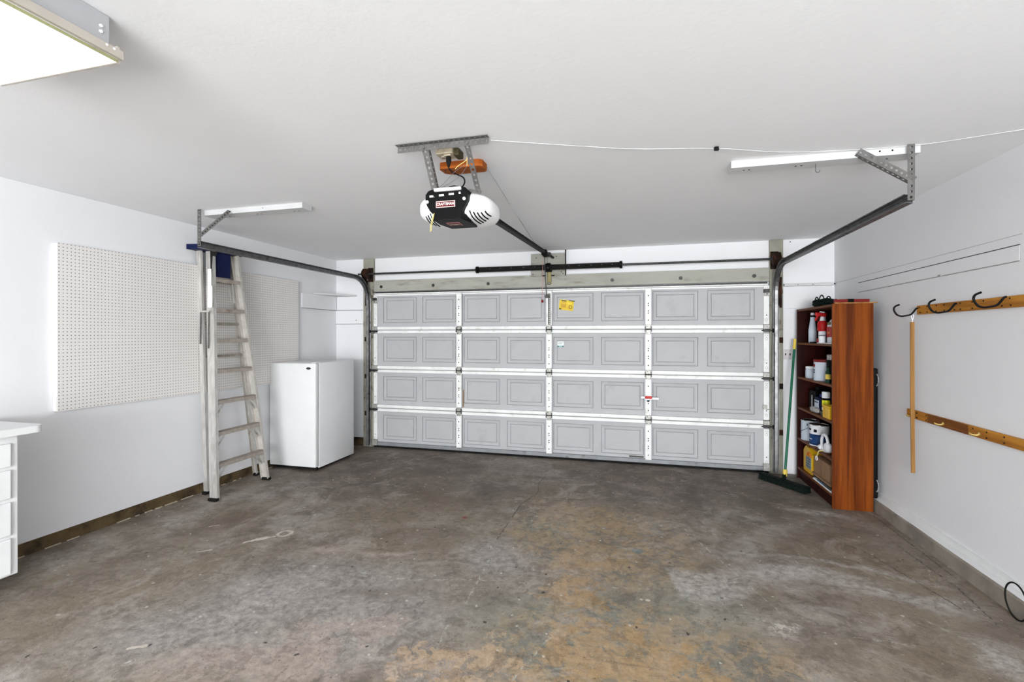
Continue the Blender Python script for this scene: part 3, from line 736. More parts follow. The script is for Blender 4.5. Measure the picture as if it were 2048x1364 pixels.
for i in range(3): w.box(-.938, -.874 - .008 * i, 5.744, 5.7452, 1.414 - i * .010, 1.417 - i * .010, 3)
w.build('small_sticker', [M['paper'], mat('teal_tint', (150, 190, 186), .6), M['teal'], M['greyprint']], door)
w = MB(); w.box(-.095, .07, 5.7375, 5.7395, .076, .094, 0)
for i in range(8): w.box(-.088 + i * .019, -.088 + i * .019 + .007, 5.736, 5.738, .079, .090, 1)
w.build('maker_plate', [M['ink'], M['greyprint']], door)
# opener bracket strip on the top centre stile
w = MB(); w.perf((-1.046, 5.686, 1.63), (0, 0, 1), (1, 0, 0), .38, .026, .026, .0055); w.perf((-1.046, 5.686, 1.63), (0, 0, 1), (0, -1, 0), .38, .022, .026, .005)
w.box(-1.075, -1.03, 5.655, 5.690, 1.955, 2.0, 0, .003)
w.build('opener_bracket', M['zinc'], door)
# tan edge marks beside the first stile (bare primer)
MB().box(-2.166, -2.155, 5.735, 5.7405, .585, .80).build('bare_strip', mat('bare_brown', (150, 118, 84), .8), door)

# ================================================================== DOOR TRACKS
def track(side, label):
    s = side                                     # -1 left, +1 right ; s points outward
    xw = -3.505 if s < 0 else 1.455             # web
    root = thing('door_track', (xw, 5.66, 0), label, 'track', 'door tracks')
    path = [(5.665, .03), (5.665, 1.2), (5.665, 1.93)]
    R = .31; cy, cz = 5.665 - R, 1.94
    path = [(5.665, .03), (5.665, 1.0), (5.665, 1.94)] + [(cy + R * math.cos(a), cz + R * math.sin(a)) for a in [PI / 2 * k / 10 for k in range(1, 11)]] + [(4.2, cz + R), (3.12 if s < 0 else 3.07, cz + R)]
    # C profile (across = out of curve plane x ; n = in-plane normal)
    pr = [(0, -.027), (-.006, -.027), (-.030, -.022), (-.040, -.026), (-.040, -.022), (-.029, -.018), (-.0045, -.023), (-.0025, -.020), (-.0025, .020), (-.0045, .023), (-.029, .018), (-.040, .022), (-.040, .026), (-.030, .022), (-.006, .027), (0, .027)]
    w = MB(); n = len(pr)
    for i, (y, z) in enumerate(path):
        a = path[max(i - 1, 0)]; b_ = path[min(i + 1, len(path) - 1)]
        ty, tz = b_[0] - a[0], b_[1] - a[1]; L = math.hypot(ty, tz); ny, nz = -tz / L, ty / L
        for (u, v_) in pr: w.v.append(Vector((xw + s * u, y + ny * v_, z + nz * v_)))
    for i in range(len(path) - 1):
        for k in range(n):
            k2 = (k + 1) % n; w.face((i * n + k, i * n + k2, (i + 1) * n + k2, (i + 1) * n + k))
    w.face(range(n)); w.face([(len(path) - 1) * n + k for k in range(n)])
    w.build('rail', M['track'], root)
    # mounting angle between jamb and track
    w = MB(); x2 = xw + s * .016
    w.perf((x2, 5.711, .10), (0, 0, 1), (0, -1, 0), 1.72, .035, .09, .005); w.build('wall_angle', mat('bright_zinc_%d' % (s + 1), (206, 206, 204), .4, .5), root)
    for z in (.45, .95, 1.45):
        w = MB(); w.box(min(x2, x2 + s * .05), max(x2, x2 + s * .05), 5.704, 5.711, z - .03, z + .03, 0, .002)
        w.disc((x2 + s * .035, 5.701, z), .008, 'y', .006, 8, 0); w.build('jamb_bracket', M['rust'], root)
    w = MB(); xa = x2 + s * .004
    w.box(min(xa, xa + s * .03), max(xa, xa + s * .03), 5.690, 5.711, 1.80 if s > 0 else 1.90, 2.13 if s > 0 else 2.24, 0, .003)
    w.build('flag_bracket', M['rust'], root)
    # hanger
    ye = 3.14 if s < 0 else 3.065; xh = xw + s * (-.0025)
    ztop = 2.538; ya = ye
    w = MB(); w.perf((xh, ya - .02, 2.235), (0, 0, 1), (0, 1, 0), ztop - 2.235, .034, .030, .0075); w.perf((xh, ya - .02, 2.235), (0, 0, 1), (s * -1, 0, 0), ztop - 2.235, .034, .030, .0075)
    w.build('hanger', M['zinc'], root)
    xb = -3.215 if s < 0 else 1.195
    p0 = Vector((xh - s * .01, ya - .022, 2.33)); p1 = Vector((xb, ya - .022, 2.500)); d = p1 - p0
    w = MB(); w.perf(p0, d, (0, 1, 0), d.length + .02, .034, .030, .0075); nrm = Vector((0, 1, 0)).cross(d).normalized()
    if nrm.z < 0: nrm = -nrm
    w.perf(p0, d, -nrm if s < 0 else nrm, d.length + .02, .034, .030, .0075)
    w.build('diagonal_brace', M['zinc'], root)
    return root
track(-1, 'curved steel garage door track hanging along the left side above the ladder')
track(1, 'curved steel garage door track hanging along the right side near the bookcase')
# white boards on the ceiling that carry the hangers
w = MB().box(-3.50, -2.53, 3.165, 3.28, 2.497, 2.54, 0, .002)
for x in (-2.62, -2.66, -2.98, -3.02, -3.3): w.disc((x, 3.24, 2.497), .006, 'z', .002, 8, 1)
for x in (-2.9,): w.disc((x, 3.165, 2.52), .004, 'y', .002, 8, 1)
tag(w.build('ceiling_board', [M['board_white'], M['hole']]), 'white painted board screwed to the ceiling above the ladder at left', 'board')
w = MB().box(.54, 1.492, 3.07, 3.185, 2.497, 2.54, 0, .002)
for x in (.62, .65, .9, .93, 1.33, 1.36): w.disc((x, 3.13, 2.497), .006, 'z', .002, 8, 1)
for x in (1.3, 1.36): w.disc((x, 3.07, 2.522), .005, 'y', .002, 8, 1)
tag(w.build('ceiling_board', [M['board_white'], M['hole']]), 'white painted board on the ceiling at right with a small metal hook below', 'board')
w = MB().tube(curve3([(1.0, 3.12, 2.497), (1.0, 3.12, 2.465), (1.002, 3.12, 2.452), (1.012, 3.12, 2.446), (1.022, 3.12, 2.452), (1.022, 3.12, 2.460)], 5), .0022, 6)
tag(w.build('cup_hook', M['greywire']), 'small grey screw hook under the right ceiling board', 'hook')

# ================================================================== TORSION SPRING
ts = thing('torsion_spring_assembly', (-1.03, 5.60, 2.22), 'black torsion spring on a long steel shaft above the garage door', 'torsion spring')
MB().tube([(-3.60, 5.60, 2.315), (1.50, 5.60, 2.315)], .0125, 12).build('shaft', M['darksteel'], ts, smooth=True)
w = MB(); pr = []; n = 0
x = -1.90
while x < -.20: pr += [(.030, x), (.034, x + .006)]; x += .012
w.lathe(pr, (0, 5.60, 2.315), 18, 0, 'x')
for xa in (-1.925, -.185): w.lathe([(.030, xa - .018), (.042, xa - .014), (.042, xa + .014), (.030, xa + .018)], (0, 5.60, 2.315), 18, 1, 'x')
for x in (-1.75, -1.62, -1.48, -1.33, -1.19, -.78, -.66, -.52, -.4, -.28): w.obox((x, 5.566, 2.318), (.006, .002, .003), None, 2)
w.build('spring', [M['spring'], M['black'], M['greyprint']], ts, smooth=False)
w = MB(); w.prism([(-1.085, 2.27), (-1.085, 2.36), (-1.06, 2.375), (-1.02, 2.375), (-1.0, 2.35), (-1.005, 2.27)], 'y', 5.655, 5.705, 0); w.box(-1.055, -1.035, 5.57, 5.66, 2.27, 2.355, 0, .005)
w.lathe([(.045, -.03), (.05, 0), (.045, .03)], (-1.04, 5.6, 2.312), 16, 0, 'x')
w.build('center_bearing', M['black'], ts)
w = MB(); w.box(-1.062, -1.012, 5.695, 5.705, 2.12, 2.29, 0, .006); w.disc((-1.037, 5.692, 2.135), .016, 'y', .008, 14, 1); w.disc((-1.037, 5.688, 2.135), .008, 'y', .008, 10, 2); w.box(-1.078, -1.062, 5.69, 5.705, 2.115, 2.46, 3)
w.build('bearing_plate', [mat('olive_zinc', (136, 126, 84), .5, .4), M['darksteel'], M['hinge'], M['header']], ts)
for xd, s_ in ((-3.49, -1), (1.425, 1)):
    d_ = MB().lathe([(.052, -.035), (.062, -.03), (.062, -.022), (.048, -.018), (.050, .018), (.066, .024), (.066, .032), (.03, .036)], (xd, 5.60, 2.315), 22, 0, 'x')
    d_.build('cable_drum', M['rust'], ts, smooth=True)
    w = MB(); w.prism([(5.70, 2.20), (5.70, 2.40), (5.60, 2.385), (5.56, 2.32), (5.60, 2.25), (5.665, 2.20)], 'x', xd + s_ * .042, xd + s_ * .047); w.box(min(xd - .03, xd + .05), max(xd - .03, xd + .05), 5.700, 5.711, 2.22, 2.41, 0, .002)
    w.build('bearing_bracket', M['rust'], ts)
    MB().tube([(xd - s_ * .015, 5.655, 2.31), (xd - s_ * .03, 5.655, 1.2), (xd - s_ * .035, 5.66, .08)], .0022, 6).build('cable', M['darksteel'], ts)

# ================================================================== OPENER
mo = thing('garage_door_opener', (-1.05, 2.80, 2.17), 'white and black garage door opener motor hanging from the ceiling', 'garage door opener')
def superell(c, h, e1, e2, nu=36, nv=20, flat=None):
    w = MB()
    sg = lambda a, p: math.copysign(abs(a) ** p, a)
    for j in range(nv + 1):
        ph = -PI / 2 + PI * j / nv
        for i in range(nu):
            th = 2 * PI * i / nu
            w.v.append(Vector((c[0] + h[0] * sg(math.cos(ph), e1) * sg(math.cos(th), e2), c[1] + h[1] * sg(math.cos(ph), e1) * sg(math.sin(th), e2), c[2] + h[2] * sg(math.sin(ph), e1))))
    for j in range(nv):
        for i in range(nu):
            i2 = (i + 1) % nu; w.face((j * nu + i, j * nu + i2, (j + 1) * nu + i2, (j + 1) * nu + i))
    return w
XO, LY, LH = -1.040, 2.712, (.228, .195, .086)
lens = superell((XO, LY, 2.248), LH, .7, .62, 44, 24)
lens.build('lens', M['olens'], mo, smooth=True, fix=True)
def lens_z(x, y):
    k = (abs((x - XO) / LH[0]) ** (2 / .62) + abs((y - LY) / LH[1]) ** (2 / .62)) ** (.62 / .7)
    return 2.248 - LH[2] * max(0.0, 1 - k) ** (.7 / 2)
# black chassis: front panel with narrowing waist
w = MB(); w.prism([(-1.172, 2.262), (-1.145, 2.20), (-1.12, 2.182), (-1.12, 2.33), (-1.165, 2.31)], 'y', 2.492, 2.56, 0)
fp = [(-1.168, 2.300), (-1.150, 2.322), (-1.128, 2.328), (-.930, 2.328), (-.918, 2.312), (-.914, 2.290), (-.914, 2.262), (-.925, 2.235), (-.945, 2.205), (-.955, 2.182), (-1.115, 2.182), (-1.140, 2.205), (-1.158, 2.235), (-1.168, 2.262)]
w = MB(); w.prism(fp, 'y', 2.492, 2.60, 0)
w.prism([(-1.118, 2.488), (-.953, 2.488), (-.932, 2.60), (-.936, 2.72), (-1.098, 2.72), (-1.125, 2.60)], 'z', 2.153, 2.190, 0)
w.box(-1.12, -.96, 2.52, 2.86, 2.30, 2.340, 0, .008)
w.build('chassis', M['black'], mo)
w = MB(); w.box(-1.112, -.950, 2.476, 2.51, 2.312, 2.330, 0, .004); w.build('top_trim', M['plastic_white'], mo)
w = MB(); w.prism([(-1.06, 2.33), (-1.055, 2.355), (-1.02, 2.362), (-.97, 2.352), (-.94, 2.334)], 'y', 2.55, 2.64, 0); w.box(-1.05, -1.02, 2.545, 2.55, 2.347, 2.350, 1); w.build('cable_cover', [M['black'], M['greywire']], mo)
# lamp screws
for x, z in ((-1.155, 2.258), (-.932, 2.262)):
    MB().lathe([(.009, -.006), (.009, .002), (.006, .004)], (x, 2.488, z), 12, 0, 'y').build('knob', M['plastic_white'], mo)
# control strip markings
for x0_, wd_, ng in ((-1.143, .031, 1), (-1.085, .031, 4), (-1.026, .032, 5), (-.966, .014, 1)):
    w = MB(); z0_ = 2.284 + (x0_ + 1.143) * .045
    w.box(x0_, x0_ + wd_, 2.4908, 2.492, z0_ + .0005, z0_ + .0015, 0)
    for g in range(ng): w.box(x0_ + wd_ * g / ng, x0_ + wd_ * (g + .72) / ng, 2.4905, 2.492, z0_, z0_ + .011, 0)
    w.build('printed_mark', M['paper'], mo)
# name badge
w = MB(); bx0, bx1, bz0, bz1 = -1.103, -.988, 2.222, 2.258
w.box(bx0, bx1, 2.489, 2.492, bz0, bz1, 0); w.box(bx0 + .004, bx1 - .004, 2.4882, 2.490, bz0 + .004, bz1 - .004, 1)
bd = w.build('badge', [mat('badge_pink', (236, 200, 196), .5), mat('badge_maroon', (92, 20, 22), .5)], mo)
text('badge_lettering', 'CRAFTSMAN', .0215, ((bx0 + bx1) / 2, 2.4876, (bz0 + bz1) / 2), frame((1, 0, 0), (0, 0, 1)), mat('badge_letters', (250, 224, 220), .5), bd, .0004, .0005, .86)
w = MB(); w.box(-1.075, -.995, 2.57, 2.64, 2.1515, 2.1535, 0); w.box(-1.068, -1.002, 2.576, 2.634, 2.1508, 2.1520, 1)
bd2 = w.build('lower_badge', [mat('badge_dull', (176, 120, 112), .5), mat('badge_dark', (70, 22, 22), .5)], mo)
text('badge_lettering', 'CRAFTSMAN', .015, (-1.035, 2.605, 2.1500), frame((1, 0, 0), (0, 1, 0)), mat('badge_letters_dull', (226, 190, 180), .5), bd2, .0003, .0003, .7)
# vent slots under the right and left lens
for x0, n_, dr_ in ((-.918, 5, 1), (-1.158, 3, -1)):
    for i in range(n_):
        xa = x0 + dr_ * i * .019; y0_, y1_ = 2.535 + i * .012, 2.70 - i * .010
        pts = [(xa + dr_ * .012 * k / 5, y0_ + (y1_ - y0_) * k / 5) for k in range(6)]
        MB().tube([(px_, py_, lens_z(px_, py_)) for px_, py_ in pts], .0042, 6).build('vent_slot', M['hole'], mo)
# hanging straps from the ceiling angle
w = MB(); p0 = Vector((-1.134, 2.375, 2.515)); p1 = Vector((-1.132, 2.500, 2.318)); d = p1 - p0
w.perf(p0, d, (1, 0, 0), d.length, .034, .030, .0078); w.perf(p0 + Vector((.034, 0, 0)), d, (0, 1, .6), d.length, .026, .030, .0055); w.build('hanging_strap', M['zinc'], mo)
w = MB(); p0 = Vector((-.890, 2.375, 2.515)); p1 = Vector((-.892, 2.575, 2.315)); d = p1 - p0
w.perf(p0, d, (1, 0, 0), d.length, .030, .030, .0078); w.bar(p1 + Vector((.03, 0, 0)), p1 + Vector((-.045, .0, .02)), .004, .018); w.build('hanging_strap', M['zinc'], mo)
# rail, trolley and arm
w = MB(); a = Vector((-1.05, 2.80, 2.350)); e = Vector((-1.05, 5.64, 2.478))
w.bar(a, e, .026, .026, 0, (0, 0, 1)); w.bar(a + Vector((0, 0, .016)), e + Vector((0, 0, .016)), .040, .006, 0); w.bar(a - Vector((0, 0, .014)), e - Vector((0, 0, .014)), .040, .005, 0)
w.build('rail', M['black'], mo)
w = MB(); w.box(-1.085, -1.015, 5.44, 5.60, 2.44, 2.475, 0, .006); w.box(-1.07, -1.03, 5.45, 5.53, 2.425, 2.505, 0, .004); w.build('trolley', M['black'], mo)
w = MB(); w.box(-1.075, -1.01, 5.62, 5.70, 2.455, 2.50, 0, .004); w.bar((-1.03, 5.66, 2.47), (-.985, 5.700, 2.44), .03, .02, 0); w.build('header_bracket', M['darksteel'], mo)
w = MB(); w.bar((-1.060, 5.50, 2.455), (-1.060, 5.56, 2.21), .018, .006, 0, (1, 0, 0)); w.bar((-1.060, 5.555, 2.24), (-1.060, 5.645, 1.975), .018, .006, 0, (1, 0, 0)); w.box(-1.075, -1.035, 5.62, 5.66, 1.955, 1.985, 0, .003)
w.build('door_arm', M['darksteel'], mo)
w = MB().tube(curve3([(-1.074, 5.50, 2.44), (-1.082, 5.50, 2.2), (-1.084, 5.50, 1.93)], 6), .0025, 6)
rc = w.build('release_cord', mat('faded_red_cord', (196, 140, 134), .8), mo)
MB().lathe([(.004, .018), (.013, .012), (.015, 0), (.013, -.014), (.005, -.02)], (-1.084, 5.50, 1.905), 12).build('release_handle', M['darkred'], rc, smooth=True)

# ceiling angle the opener hangs from
w = MB(); w.perf((-1.275, 2.365, 2.538), (1, 0, 0), (0, 0, -1), .525, .036, .030, .0068); w.perf((-1.275, 2.365, 2.536), (1, 0, 0), (0, -1, 0), .525, .030, .030, .0068)
w.disc((-1.12, 2.362, 2.515), .008, 'y', .01, 8, 0); w.disc((-.87, 2.362, 2.515), .008, 'y', .01, 8, 0)
tag(w.build('ceiling_angle', M['zinc']), 'long perforated zinc angle iron bolted to the ceiling above the opener', 'angle iron')
# outlet and plug
ot = thing('ceiling_outlet', (-1.02, 2.50, 2.50), 'beige duplex outlet on the ceiling behind the perforated angle', 'outlet')
w = MB(); w.box(-1.085, -.985, 2.44, 2.53, 2.505, 2.54, 0, .004); w.box(-.99, -.955, 2.46, 2.54, 2.50, 2.54, 1, .006); w.build('outlet_box', [M['beige'], M['ink']], ot)
w = MB(); w.disc((-1.055, 2.49, 2.503), .016, 'z', .006, 12, 0); w.box(-1.06, -1.058, 2.485, 2.495, 2.498, 2.501, 1); w.box(-1.052, -1.050, 2.485, 2.495, 2.498, 2.501, 1); w.build('socket', [M['beige'], M['hole']], ot)
cd_ = thing('power_cord', (-1.02, 2.5, 2.35), 'black power cord curving from the ceiling outlet down to the opener', 'cord')
w = MB().tube(curve3([(-1.020, 2.475, 2.470), (-1.022, 2.482, 2.438), (-1.00, 2.50, 2.415), (-.955, 2.52, 2.395), (-.945, 2.53, 2.372), (-.962, 2.545, 2.350), (-.985, 2.56, 2.340)], 8), .0042, 8)
w.build('cord', M['black'], cd_, smooth=True)
MB().lathe([(.014, .03), (.015, .0), (.011, -.015), (.006, -.03)], (-1.020, 2.475, 2.472), 12).build('plug', M['rubber'], cd_)
MB().box(-1.040, -1.002, 2.455, 2.495, 2.498, 2.506).build('plug_face', M['beige'], cd_)
# stained wooden block
w = MB(); zb = 2.50
w.prism([(-1.155, 2.665), (-1.145, 2.650), (-.905, 2.650), (-.885, 2.668), (-.885, 2.75), (-.905, 2.765), (-1.105, 2.765), (-1.15, 2.735)], 'z', zb, 2.54, 0)
w.disc((-1.128, 2.685, zb), .006, 'z', .003, 10, 1)
tag(w.build('wood_block', [M['block'], M['screw']]), 'orange stained wooden block with cut corners fixed to the ceiling behind the opener straps', 'block')
# thin wires from block to rail
wr = thing('sensor_wire', (-.95, 3.0, 2.4), 'pair of thin grey wires running from the wooden block towards the door header', 'wire')
w = MB(); w.tube(curve3([(-.893, 2.76, 2.535), (-.925, 3.2, 2.520), (-.985, 4.0, 2.500), (-1.04, 4.85, 2.468)], 8), .0018, 6); w.build('wire', M['greywire'], wr)
w = MB(); w.tube(curve3([(-.893, 2.76, 2.535), (-.918, 3.2, 2.512), (-.978, 4.0, 2.494), (-1.03, 5.1, 2.478)], 8), .0016, 6); w.build('wire', M['wire'], wr)
w = MB(); w.tube(curve3([(-.883, 2.40, 2.50), (-.90, 2.47, 2.46), (-.985, 2.49, 2.42), (-1.06, 2.50, 2.36), (-1.11, 2.50, 2.325)], 6), .0014, 5); w.tube(curve3([(-.885, 2.40, 2.50), (-.895, 2.46, 2.455), (-.97, 2.50, 2.39), (-1.10, 2.51, 2.33)], 6), .0014, 5)
w.build('bell_wire', M['greywire'], wr)
w = MB(); w.tube(curve3([(-.888, 2.42, 2.49), (-.90, 2.44, 2.46), (-.955, 2.455, 2.435), (-.975, 2.46, 2.42)], 6), .002, 6); w.tube(curve3([(-.898, 2.44, 2.475), (-.899, 2.442, 2.45), (-.90, 2.445, 2.425)], 4), .0018, 6)
tag(w.build('string', M['yarn']), 'short yellow string looped on the right hanging strap', 'string')
w = MB(); w.tube(curve3([(-1.112, 2.485, 2.192), (-1.120, 2.480, 2.165), (-1.130, 2.475, 2.115), (-1.131, 2.475, 2.085)], 6), .0018, 6); w.tube(curve3([(-1.112, 2.485, 2.192), (-1.116, 2.480, 2.16), (-1.124, 2.475, 2.11), (-1.125, 2.475, 2.09)], 6), .0018, 6)
tag(w.build('string', M['yarn']), 'yellow string dangling from the lower left of the opener', 'string')

# white wire stapled along the ceiling with a small clip
w = MB().tube(curve3([(-.75, 2.40, 2.533), (-.30, 2.60, 2.533), (.0, 2.72, 2.533), (.42, 2.815, 2.53), (.8, 2.98, 2.534), (1.2, 3.045, 2.534), (1.5, 3.05, 2.534), (1.72, 3.0, 2.534), (2.015, 2.92, 2.534)], 8), .0019, 6)
tag(w.build('ceiling_wire', M['wire']), 'thin white wire stapled across the ceiling from the opener to the right wall', 'wire')
w = MB(); w.obox((.42, 2.815, 2.528), (.012, .008, .010), None, 0, .003); w.tube([(.405, 2.81, 2.53), (.43, 2.83, 2.522), (.436, 2.82, 2.53)], .003, 6)
tag(w.build('wire_clip', M['black']), 'small black clip holding the white wire on the ceiling', 'clip')

# ================================================================== CEILING LIGHT
def fixture(x0, x1, y0, y1, label):
    r = thing('ceiling_light', ((x0 + x1) / 2, (y0 + y1) / 2, 2.38), label, 'ceiling light')
    w = MB(); w.box(x0 + .015, x1 - .035, y0 + .02, y1 - .0, 2.445, 2.54, 0, .006)
    for k in range(2): w.disc((x1 - .0335, y1 - .03, 2.475 + k * .018), .005, 'x', .003, 10, 1)
    w.disc((x1 - .0335, y1 - .28, 2.525), .005, 'x', .003, 10, 1)
    w.build('housing', [M['fixgrey'], M['paper']], r)
    w = MB(); w.prism([(x1 - .035, 2.446), (x1 + .008, 2.425), (x1 + .010, 2.396), (x1 - .002, 2.396), (x1 - .012, 2.42), (x1 - .05, 2.44)], 'y', y0, y1 + .008)
    w.prism([(x0 + .035, 2.446), (x0 - .008, 2.425), (x0 - .010, 2.396), (x0 + .002, 2.396), (x0 + .012, 2.42), (x0 + .05, 2.44)], 'y', y0, y1 + .008)
    for k in range(2): w.disc((x1 + .008, y1 - .02 - .022 * k, 2.418), .0035, 'x', .004, 8, 1)
    w.build('reflector_wing', [M['fixbeige'], M['paper']], r)
    MB().box(x0 + .0, x1 - .004, y1 - .001, y1 + .006, 2.386, 2.44, 0).build('end_cap', M['fixbeige'], r); MB().box(x0, x1 - .004, y0 - .006, y0 + .001, 2.386, 2.44, 0).build('end_cap', M['fixbeige'], r)
    w = MB(); w.box(x0 + .004, x1 - .005, y0 + .006, y1 - .004, 2.386, 2.392, 0); w.build('lens', M['lit'], r)
    w = MB(); w.box(x1 - .005, x1 - .002, y0 + .004, y1 - .002, 2.386, 2.394, 0); w.build('lens_edge', M['lensedge'], r)
    return r
fixture(-2.185, -1.628, -.06, 1.165, 'wide flat fluorescent light hanging below the ceiling at upper left')

# ================================================================== PEGBOARD
pb = thing('pegboard', (XL, 3.69, .955), 'large white pegboard mounted on the left wall behind the ladder', 'pegboard')
MB().box(XL + .032, XL + .038, 2.448, 4.94, .957, 2.163).build('panel', M['peg'], pb)
for a in ((2.445, 2.475, .96, 2.16), (4.905, 4.935, .96, 2.16), (2.475, 4.905, .96, .985), (2.475, 4.905, 2.135, 2.16), (3.66, 3.70, .985, 2.135)):
    MB().box(XL + .002, XL + .031, *a).build('batten', M['pegedge'], pb)

# ================================================================== REFRIGERATOR
fx0, fx1, fy0, fy1 = -4.02, -3.417, 4.49, 5.22
fr = thing('refrigerator', ((fx0 + fx1) / 2, (fy0 + fy1) / 2, 0), 'short white upright refrigerator standing in the back left corner', 'refrigerator')
MB().box(fx0, fx1, fy0 + .065, fy1, .03, 1.196, 0, .006).build('cabinet', M['appliance'], fr, smooth=True)
MB().box(fx0 + .012, fx1 - .012, fy0 + .05, fy0 + .068, .05, 1.18).build('gasket', M['gasket'], fr)
dr = MB().box(fx0, fx1, fy0, fy0 + .052, .045, 1.192, 0, .010).build('fridge_door', M['appliance'], fr, smooth=True)
w = MB(); w.lathe([(.030, -.003), (.030, 0), (.026, .002)], (0, 0, 0), 24, 0, 'y')
for v in w.v: v.z *= .42
w.v = [v + Vector((-3.505, fy0 - .002, 1.137)) for v in w.v]
w.box(-3.522, -3.488, fy0 - .0052, fy0 - .004, 1.1355, 1.1385, 1)
w.build('badge', [M['black'], M['greyprint']], dr)
w = MB(); w.box(fx1 - .07, fx1 - .005, fy0 + .02, fy0 + .09, 1.193, 1.204, 0, .003); w.build('hinge', M['appliance'], fr)
w = MB(); w.box(fx0 + .02, fx1 - .02, fy0 + .04, fy1 - .03, .012, .04); w.build('base', M['rubber'], fr)
for x in (fx0 + .05, fx1 - .05):
    for y in (fy0 + .08, fy1 - .06): MB().lathe([(.018, 0), (.018, .014)], (x, y, 0), 12).build('foot', M['rubber'], fr)

# ================================================================== STEP LADDER
ld = thing('step_ladder', (-3.80, 3.80, 0), 'tall aluminium step ladder with blue top, folded against the left wall', 'ladder')
def rail_c(name, foot, top, wdt, dep, outw, mt, par=None, holes=False):
    """C channel rail: web wdt wide facing out, flanges dep deep; outw = direction of the web normal"""
    a, b_ = Vector(foot), Vector(top); w = MB(); d = (b_ - a).normalized(); outw = Vector(outw); outw = (outw - d * outw.dot(d)).normalized(); sd = d.cross(outw)
    def strip(c, sw, so):
        R = Matrix((sd, outw, d)).transposed(); w.obox((a + b_) / 2 + sd * c[0] + outw * c[1], (sw, so, (b_ - a).length / 2), R, 0)
    strip((0, 0), wdt / 2, .0018); strip((wdt / 2 - .002, -dep / 2), .002, dep / 2); strip((-wdt / 2 + .002, -dep / 2), .002, dep / 2)
    return w.build(name, M[mt], ld)
def lerp(a, b_, z): t_ = (z - a[2]) / (b_[2] - a[2]); return Vector([a[i] + (b_[i] - a[i]) * t_ for i in range(3)])
FL0, FL1 = (-3.715, 3.470, .02), (-3.915, 3.612, 2.315)
FR0, FR1 = (-3.735, 4.125, .02), (-3.915, 3.915, 2.315)
BL0, BL1 = (-3.945, 3.600, .02), (-3.985, 3.560, 2.300)
BR0, BR1 = (-3.955, 4.225, .02), (-3.985, 3.935, 2.300)
rail_c('front_rail', FL0, FL1, .082, .028, (0, -1, 0), 'alu'); rail_c('front_rail', FR0, FR1, .082, .028, (0, 1, 0), 'alu_tan')
rail_c('rear_rail', BL0, BL1, .045, .022, (0, -1, 0), 'alu'); rail_c('rear_rail', BR0, BR1, .045, .022, (0, 1, 0), 'alu_tan')
for i in range(7):
    z = .315 + .287 * i; l = lerp(FL0, FL1, z); r_ = lerp(FR0, FR1, z)
    w = MB(); l.y += .004; r_.y -= .004
    w.bar(l, r_, .078, .006, 0, (0, 0, 1)); w.bar(l + Vector((.038, 0, -.014)), r_ + Vector((.038, 0, -.014)), .004, .030, 0, (0, 0, 1)); w.bar(l + Vector((-.038, 0, -.014)), r_ + Vector((-.038, 0, -.014)), .004, .030, 0, (0, 0, 1))
    for k in range(5): w.bar(l + Vector((-.028 + .014 * k, 0, .004)), r_ + Vector((-.028 + .014 * k, 0, .004)), .003, .004, 0, (0, 0, 1))
    w.build('step', M['step'], ld)
    if i in (0, 1, 2):
        for e, oth, sg_ in ((l, r_, 1), (r_, l, -1)):
            for dx in (.030, -.025):
                q = lerp(FL0, FL1, z - .145) if sg_ > 0 else lerp(FR0, FR1, z - .145)
                p = e + (oth - e) * .22 + Vector((dx, 0, -.010)); MB().bar(p, q + Vector((dx, sg_ * .006, 0)), .004, .016, 0, (1, 0, 0)).build('brace', M['alu'], ld)
    if i == 6:
        for e, oth, sg_ in ((l, r_, 1), (r_, l, -1)):
            q = e + Vector((.03, 0, -.075)); MB().bar(e + (oth - e) * .16 + Vector((.03, 0, -.01)), q, .004, .012, 0, (1, 0, 0)).build('brace', M['alu'], ld)
for z in (1.615, 1.30, .72, .40):
    l = lerp(BL0, BL1, z); r_ = lerp(BR0, BR1, z)
    if z > 1: MB().bar(l, r_, .030, .022, 0, (0, 0, 1)).build('rear_rung', M['step'], ld)
w = MB(); tp = [(-3.870, 3.500), (-3.865, 3.955), (-4.025, 3.985), (-4.025, 3.470)]
w.prism(tp, 'z', 2.298, 2.345, 0); w.disc((-3.868, 3.54, 2.325), .006, 'x', .003, 8, 1)
w.build('top_cap', [M['navy'], M['plastic_white']], ld)
w = MB(); w.box(-3.905, -3.895, 3.622, 3.835, 2.062, 2.298, 0, .003); w.build('tool_tray', M['navy'], ld)
w = MB(); w.prism([(3.58, 2.295), (3.66, 2.295), (3.61, 2.20), (3.585, 2.06)], 'x', -3.872, -3.868); w.build('gusset', M['darksteel'], ld)
# spreader bars folded along the left rail, and between the rails near the top
for x, y, z0, z1 in ((-3.955, 3.552, 1.42, 1.72), (-3.845, 3.538, 1.38, 1.72)):
    MB().bar((x, y, z0), (x - .008, y + .012, z1), .014, .010, 0, (1, 0, 0), .003).build('spreader', M['zinc'], ld)
w = MB(); w.bar((-3.955, 3.552, 1.725), (-3.84, 3.548, 1.725), .014, .014, 0); w.build('spreader_pivot', M['alu'], ld)
for x, dz in ((-3.94, 0), (-3.90, -.02)):
    MB().bar((x, 3.86, 2.03), (x + .01, 3.875, 1.84 + dz), .008, .008, 0, (1, 0, 0)).build('spreader', M['alu'], ld)
w = MB(); w.obox((-3.857, 3.560, 2.02), (.020, .0008, .10), None, 0); w.obox((-3.835, 3.545, 1.86), (.026, .0008, .10), None, 0); w.build('label_sticker', M['paper'], ld)
for p, s_ in ((FL0, 1), (FR0, 1), (BL0, .6), (BR0, .6)):
    w = MB(); w.box(p[0] - .046 * s_, p[0] + .046 * s_, p[1] - .022, p[1] + .022, .0, .028, 0, .008); w.build('rubber_foot', M['rubber'], ld)

